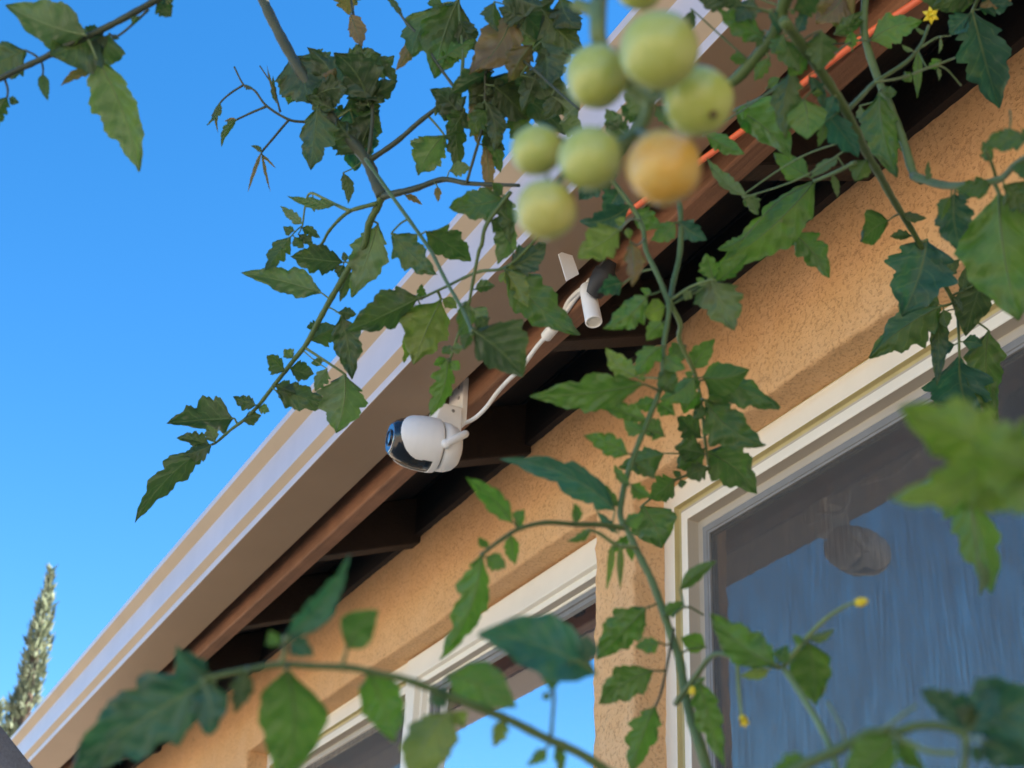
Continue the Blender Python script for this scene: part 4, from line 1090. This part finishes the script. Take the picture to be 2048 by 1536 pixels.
    (E(1850, 880), E(1720, 900), 90, 'b', dict(s=0)), (E(1720, 1250), E(1840, 1330), 110, 'g', dict(s=0)), (H(1660, 100), H(1780, 60), 90, 'b', dict(s=0)), (H(1900, 640), H(2000, 560), 80, 'b', dict(s=0)), (H(1700, 180), H(1560, 250), 70, 'b', dict(s=0)), (I(60, 1080), I(190, 1010), 70, 'b', dict(s=0)),
    # hanging leaves right of centre
    (F(1480, -60), F(1330, 360), 380, 't', dict(s=2, roll=0.15)), (F(1560, 330), F(1152, 640), 245, 'g', dict(s=2)), (F(1545, 380), F(1555, 800), 95, 'd', dict(s=2, teeth=0.15)), (F(1810, 170), F(1710, 510), 200, 'd', dict(s=2, teeth=0.25)), (F(1690, 240), F(1690, 110), 60, 'd', dict(s=2)),
    (F(1670, 620), F(1730, 1035), 350, 't', dict(s=2, roll=0.2, curl=0.3)), (F(1840, 470), F(1880, 1000), 205, 'g', dict(s=2)), (F(1620, 270), F(1700, 360), 40, 'd', dict(s=2)),
])

# --- right hand vine from the top edge
right_vine, robj = vine('tomato_vine', 'tomato vine dropping from the top right with large leaves at the right edge', [
    S([C(1130, -150), C(1120, -20), C(1115, 200), C(1190, 450), C(1280, 660), C(1350, 850), C(1400, 1010), C(1450, 1060)], (22, 26), (1.0, 0.95), 'stem', 'over'),
    S([C(1400, 1030), C(1560, 1080), C(1700, 1085), C(1900, 1050), C(2000, 960), C(2120, 880)], (26, 16), (0.95, 0.72)),
    S([C(1790, -160), C(1780, -20), C(1745, 70)], (14, 10), (1.0, 1.02), 'stem_pale'), S([C(1960, 790), C(1970, 700), C(1965, 645)], (6, 5), (0.77, 0.78)), S([C(1890, 1060), C(1860, 960), C(1820, 880)], (10, 8), (0.82, 0.80)),
    S([C(1100, 230), C(1010, 250), C(920, 260)], (6, 4), (1.0, 1.0), 'stem_dark'),
], [
    (C(1200, 540), C(1290, 1055), 205, 'g', dict(s=0, roll=0.3)), (C(1250, 540), C(1340, 880), 60, 'p', dict(s=0)), (C(1745, 60), C(1880, 665), 280, 't', dict(s=2, roll=0.2)), (C(1670, -20), C(1420, 10), 120, 'd', dict(s=2)), (C(1780, -60), C(1490, 35), 150, 'd', dict(s=2)), (C(1760, -10), C(1570, 70), 120, 'g', dict(s=2)), (C(1990, -60), C(1790, 40), 130, 'n', dict(s=2)), (C(1080, -60), C(790, 50), 260, 'n', dict(s=0, teeth=0.2)), (C(1000, -30), C(830, 130), 200, 'n', dict(s=0, teeth=0.2)), (C(1110, 120), C(960, 200), 110, 'g', dict(s=0)),
    (C(2080, 800), C(1800, 880), 145, 'g', dict(s=1)), (C(2060, 930), C(2030, 1060), 120, 'g', dict(s=1)), (C(1900, 1130), F(2020, 410), 440, 'b', dict(s=1, roll=0.1, teeth=0.25)), (C(1640, 1130), C(1700, 1490), 200, 't', dict(s=1)), (C(1860, 1075), C(1645, 1115), 120, 'g', dict(s=1)), (C(1500, 1080), C(1490, 940), 40, 'g', dict(s=1)),
    (C(1620, 1150), C(1550, 1300), 70, 'g', dict(s=1)), (C(1930, 1080), C(2100, 1240), 200, 'g', dict(s=1)), (C(1090, 620), C(1120, 760), 70, 'p', dict(s=0)), (C(940, 200), C(1090, 60), 90, 'g', dict(s=0)), (C(1860, 950), C(1800, 830), 70, 'g', dict(s=4)),
])

# --- blurred vine close to the lens along the bottom
vine('tomato_vine', 'blurred tomato vine close to the lens along the bottom, left of centre', [
    S([G(1180, 1020), G(1320, 985), G(1450, 960), G(1640, 930), G(1840, 940), H(60, 950), H(200, 980), H(350, 1010), H(500, 1060), H(700, 1140), H(850, 1200), H(1000, 1260), H(1200, 1360), H(1400, 1450), H(1560, 1550), H(1700, 1640)], (17, 30), (0.50, 0.54), 'stem', 'down'),
    S([G(1640, 930), G(1668, 850), G(1662, 760)], (16, 10), (0.50, 0.50), 'stem_pale'), S([H(10, 940), H(30, 880), H(40, 830)], (12, 8), (0.505, 0.50), 'stem_pale'), S([H(1235, 1350), H(1250, 1150), H(1260, 980), H(1380, 900)], (12, 9), (0.53, 0.51)),
], [
    (G(1672, 775), G(2065, 325), 150, 't', dict(s=1, roll=0.5)), (G(1640, 820), G(1570, 740), 80, 'b', dict(s=1)), (G(1680, 960), G(1640, 1600), 390, 'b', dict(s=0, teeth=0.2, roll=0.0)), (G(1260, 1010), G(370, 1580), 430, 't', dict(s=0, roll=0.1, dt=-0.1, curl=0.1)),
    (G(1190, 1030), G(1240, 1340), 210, 't', dict(s=0)), (G(1445, 970), G(1385, 1200), 130, 'd', dict(s=0)), (H(40, 840), H(235, 595), 185, 'b', dict(s=2, teeth=0.1)), (H(165, 970), H(275, 1380), 210, 'b', dict(s=0, teeth=0.15)),
    (H(640, 1200), H(420, 1620), 300, 'y', dict(s=0, teeth=0.3)), (H(630, 990), H(1000, 1200), 240, 'b', dict(s=0, teeth=0.15)), (H(1500, 985), H(805, 760), 330, 't', dict(s=3, teeth=0.15, dt=-0.1)), (H(1245, 960), H(1240, 1090), 100, 'b', dict(s=3)),
    (H(965, 1250), H(895, 1415), 110, 'y', dict(s=0)), (H(1210, 1420), H(1105, 1525), 85, 'b', dict(s=0)), (H(1270, 1400), H(1290, 1580), 70, 'b', dict(s=0)), (H(1230, 1100), H(1180, 1130), 50, 'b', dict(s=3)), (H(560, 1060), H(620, 1180), 120, 't', dict(s=0)),
])
vine('tomato_vine', 'blurred tomato shoot with bluish leaves in the lower right corner', [
    S([I(560, 1640), I(760, 1520), I(960, 1430), I(1150, 1330), I(1300, 1325), I(1420, 1290), I(1560, 1290), I(1690, 1340), I(1705, 1450), I(1680, 1640)], (36, 20), (0.47, 0.45), 'stem', 'down'),
    S([I(1270, 1340), I(1400, 1400), I(1500, 1440), I(1650, 1450)], (18, 16), (0.46, 0.45), 'stem_pale'), S([I(900, 1150), I(980, 1300), I(1000, 1410)], (10, 11), (0.55, 0.47), 'stem_pale'), S([I(1200, 1330), I(1330, 1230), I(1420, 1170)], (12, 8), (0.46, 0.46), 'stem_pale'),
], [
    (I(1760, 1330), I(2130, 1090), 420, 't', dict(s=0, roll=0.1, teeth=0.25)), (I(1770, 1260), I(1440, 1095), 190, 't', dict(s=0)), (I(1790, 1370), I(2110, 1570), 200, 't', dict(s=0)), (I(1290, 1350), I(980, 1620), 240, 'b', dict(s=0, teeth=0.15)), (I(800, 1480), I(550, 1580), 130, 'b', dict(s=0)), (I(1310, 1350), I(1480, 1560), 120, 'b', dict(s=1)),
    (I(1680, 1340), I(1870, 1010), 220, 't', dict(s=0)), (I(1700, 1290), I(1760, 1160), 120, 'd', dict(s=0)),
])
vine('tomato_vine', 'very blurred bright green lobed tomato leaf reaching in from the right edge', [
    S([F(2400, 1500), F(2200, 1390), F(2060, 1290), F(1900, 1180)], (20, 12), (0.36, 0.38), 'stem_pale', 'over'),
    S([F(1790, 1400), F(1740, 1480), I(1720, -30)], (9, 6), (0.56, 0.60), 'stem'), S([F(1900, 1180), F(1850, 1300), F(1790, 1400)], (9, 8), (0.38, 0.56), 'stem'),
], [
    (F(1960, 1220), F(1325, 925), 400, 'v', dict(s=0, roll=0.0, teeth=0.5)), (F(1900, 1200), F(1262, 1455), 260, 'v', dict(s=0, roll=0.2)), (F(2120, 1290), F(1740, 1150), 420, 'v', dict(s=0, roll=0.0)), (F(1950, 1300), F(1700, 1500), 280, 'v', dict(s=0)), (F(2080, 1300), F(2020, 1560), 300, 'v', dict(s=0)),
    (I(1700, -60), I(1845, 525), 240, 'b', dict(s=1, roll=0.3)), (F(1730, 1420), F(1560, 1560), 140, 'b', dict(s=1)), (I(1780, 310), I(1800, 520), 70, 'p', dict(s=1)),
])

# ---- fruit on the fruiting vine
def tomato(cx, cy, rx, ry, d, col, parent, stem_px, stem_d, seed, scar=False):
    rnd = random.Random(seed)
    c = px(cx, cy, d); r = rx / FPX * d; h = ry / FPX * d
    at = px(stem_px[0], stem_px[1], stem_d)
    up = (at - c).normalized()
    up = (up + Vector((0, 0, 0.6))).normalized()
    a = up.orthogonal().normalized(); b = up.cross(a)
    nu, nv = 36, 24
    v = []; f = []
    for i in range(nv + 1):
        th = math.pi * i / nv
        for k in range(nu):
            ph = 2*math.pi*k/nu
            rr = 1 + 0.012*math.sin(5*ph + seed) * math.sin(th)**2 - 0.05*math.exp(-(th/0.22)**2)
            p = a*math.cos(ph)*math.sin(th)*r + b*math.sin(ph)*math.sin(th)*r + up*math.cos(th)*h*1.0
            v.append(c + p*rr)
    for i in range(nv):
        for k in range(nu):
            k2 = (k+1) % nu
            f.append((i*nu+k, (i+1)*nu+k, (i+1)*nu+k2, i*nu+k2))
    m = MB(); m.add(v, f)
    o = m.build('tomato', M['tomato'], parent, smooth=True)
    o.color = (*col, 1)
    top = c + up*h*0.94
    m = MB()
    for k in range(5):                         # calyx
        an = 2*math.pi*k/5 + seed
        dr = a*math.cos(an) + b*math.sin(an); w = up.cross(dr)*r*0.12
        p0 = top + up*r*0.03; p1 = top + dr*r*0.40 + up*r*0.08; p2 = top + dr*r*0.8 + up*r*0.16
        m.add([p0 - w*0.7, p0 + w*0.7, p1 + w, p1 - w, p2], [(0, 1, 2, 3), (3, 2, 4)])
    m.tube(spline([top - up*r*0.05, top + up*r*0.35, (top + up*r*0.6).lerp(at, 0.5), at], 6), 0.0013, 7)
    m.build('calyx', M['stem'], o)
    if scar:
        q = px(cx + rx*0.45, cy + ry*0.45, d); n = (q - c); vd = (EYE - c).normalized()
        n = (px(cx + rx*0.42, cy + ry*0.42, d) - c); n = n + vd * math.sqrt(max(0, r*r - n.length_squared)); n.normalize()
        m = MB(); m.lathe([(0, 0.0014), (0.0006, 0.0011), (0.0008, 0)], c + n*r*0.985, n, None, 14)
        m.build('blossom_scar', M['scar'], o)
    return o
GREEN, RIPE = (0.37, 0.42, 0.095), (0.56, 0.31, 0.035)
TR = [(1205, -70), (1196, 30), (1203, 95), (1255, 170), (1298, 205), (1275, 262), (1215, 300), (1160, 300)]
SPt = spline([px(x, y, dd_ * 0.88) for (x, y), dd_ in zip(TR, (0.60, 0.56, 0.555, 0.56, 0.56, 0.56, 0.55, 0.55))], 6)
m = MB(); m.tube(SPt, [0.0030 - 0.0014*i/len(SPt) for i in range(len(SPt))], 10)
m.tube(spline([px(1150, 8, 0.50), px(1178, 18, 0.497), px(1196, 30, 0.493)], 5), 0.0022, 8)
m.tube(spline([px(1205, -70, 0.528), px(1330, -130, 0.62), px(1560, -60, 0.79)], 6), 0.0032, 8)
truss = m.build('fruit_truss', M['stem_pale'], fruit_vine, smooth=True)
for i, (cx, cy, rx, ry, d, col, sp, sdp, sc_) in enumerate([
        (1318, 101, 80, 77, 0.50, GREEN, (1262, 165), 0.56, False), (1193, 152, 63, 71, 0.53, GREEN, (1203, 95), 0.556, False),
        (1397, 203, 71, 62, 0.525, (0.40, 0.46, 0.09), (1298, 205), 0.56, True), (1073, 300, 51, 57, 0.53, GREEN, (1160, 300), 0.55, False),
        (1180, 317, 64, 68, 0.495, GREEN, (1215, 300), 0.55, False), (1328, 335, 75, 81, 0.47, RIPE, (1275, 262), 0.56, False),
        (1092, 420, 62, 60, 0.50, (0.43, 0.43, 0.11), (1165, 310), 0.55, False), (1280, -32, 52, 50, 0.52, GREEN, (1200, -20), 0.57, False)]):
    o = tomato(cx, cy, rx, ry, d * 0.88, col, fruit_vine, sp, sdp * 0.88, i + 1, sc_)
    if col == RIPE: o['label'] = 'orange half ripe tomato, the largest and lowest right'

def flower(c, size, axis, parent, openf=0.9):
    axis = axis.normalized(); a = axis.orthogonal().normalized(); b = axis.cross(a)
    m = MB()
    for k in range(6):
        an = 2*math.pi*k/6
        dr = a*math.cos(an) + b*math.sin(an); w = axis.cross(dr)
        p0 = c; p1 = c + dr*size*0.5*openf + axis*size*0.25; p2 = c + dr*size*openf + axis*size*(0.9 - 0.9*openf)
        m.add([p0, p1 - w*size*0.24, p2, p1 + w*size*0.24, p1 + axis*size*0.06], [(0, 1, 4), (1, 2, 4), (2, 3, 4), (3, 0, 4)])
    m.lathe([(0, size*0.2), (size*0.35, size*0.17), (size*0.75, size*0.04)], c, axis, None, 10)
    return m.build('flower', M['petal'], parent, smooth=False)
flower(px(*C(1498, 92), 0.98), 0.0068, Vector((-0.25, -0.8, -0.5)), fobj[13])
flower(px(*I(1060, 572), 0.64), 0.0075, px(*I(1180, 545), 0.64) - px(*I(1060, 572), 0.64), fobj[8], 0.28)
flower(px(*I(400, 1240), 0.68), 0.0075, px(*I(435, 1330), 0.67) - px(*I(400, 1240), 0.68), fobj[9], 0.3)
flower(px(*I(110, 1060), 0.70), 0.006, px(*I(95, 1130), 0.70) - px(*I(110, 1060), 0.70), fobj[7], 0.3)
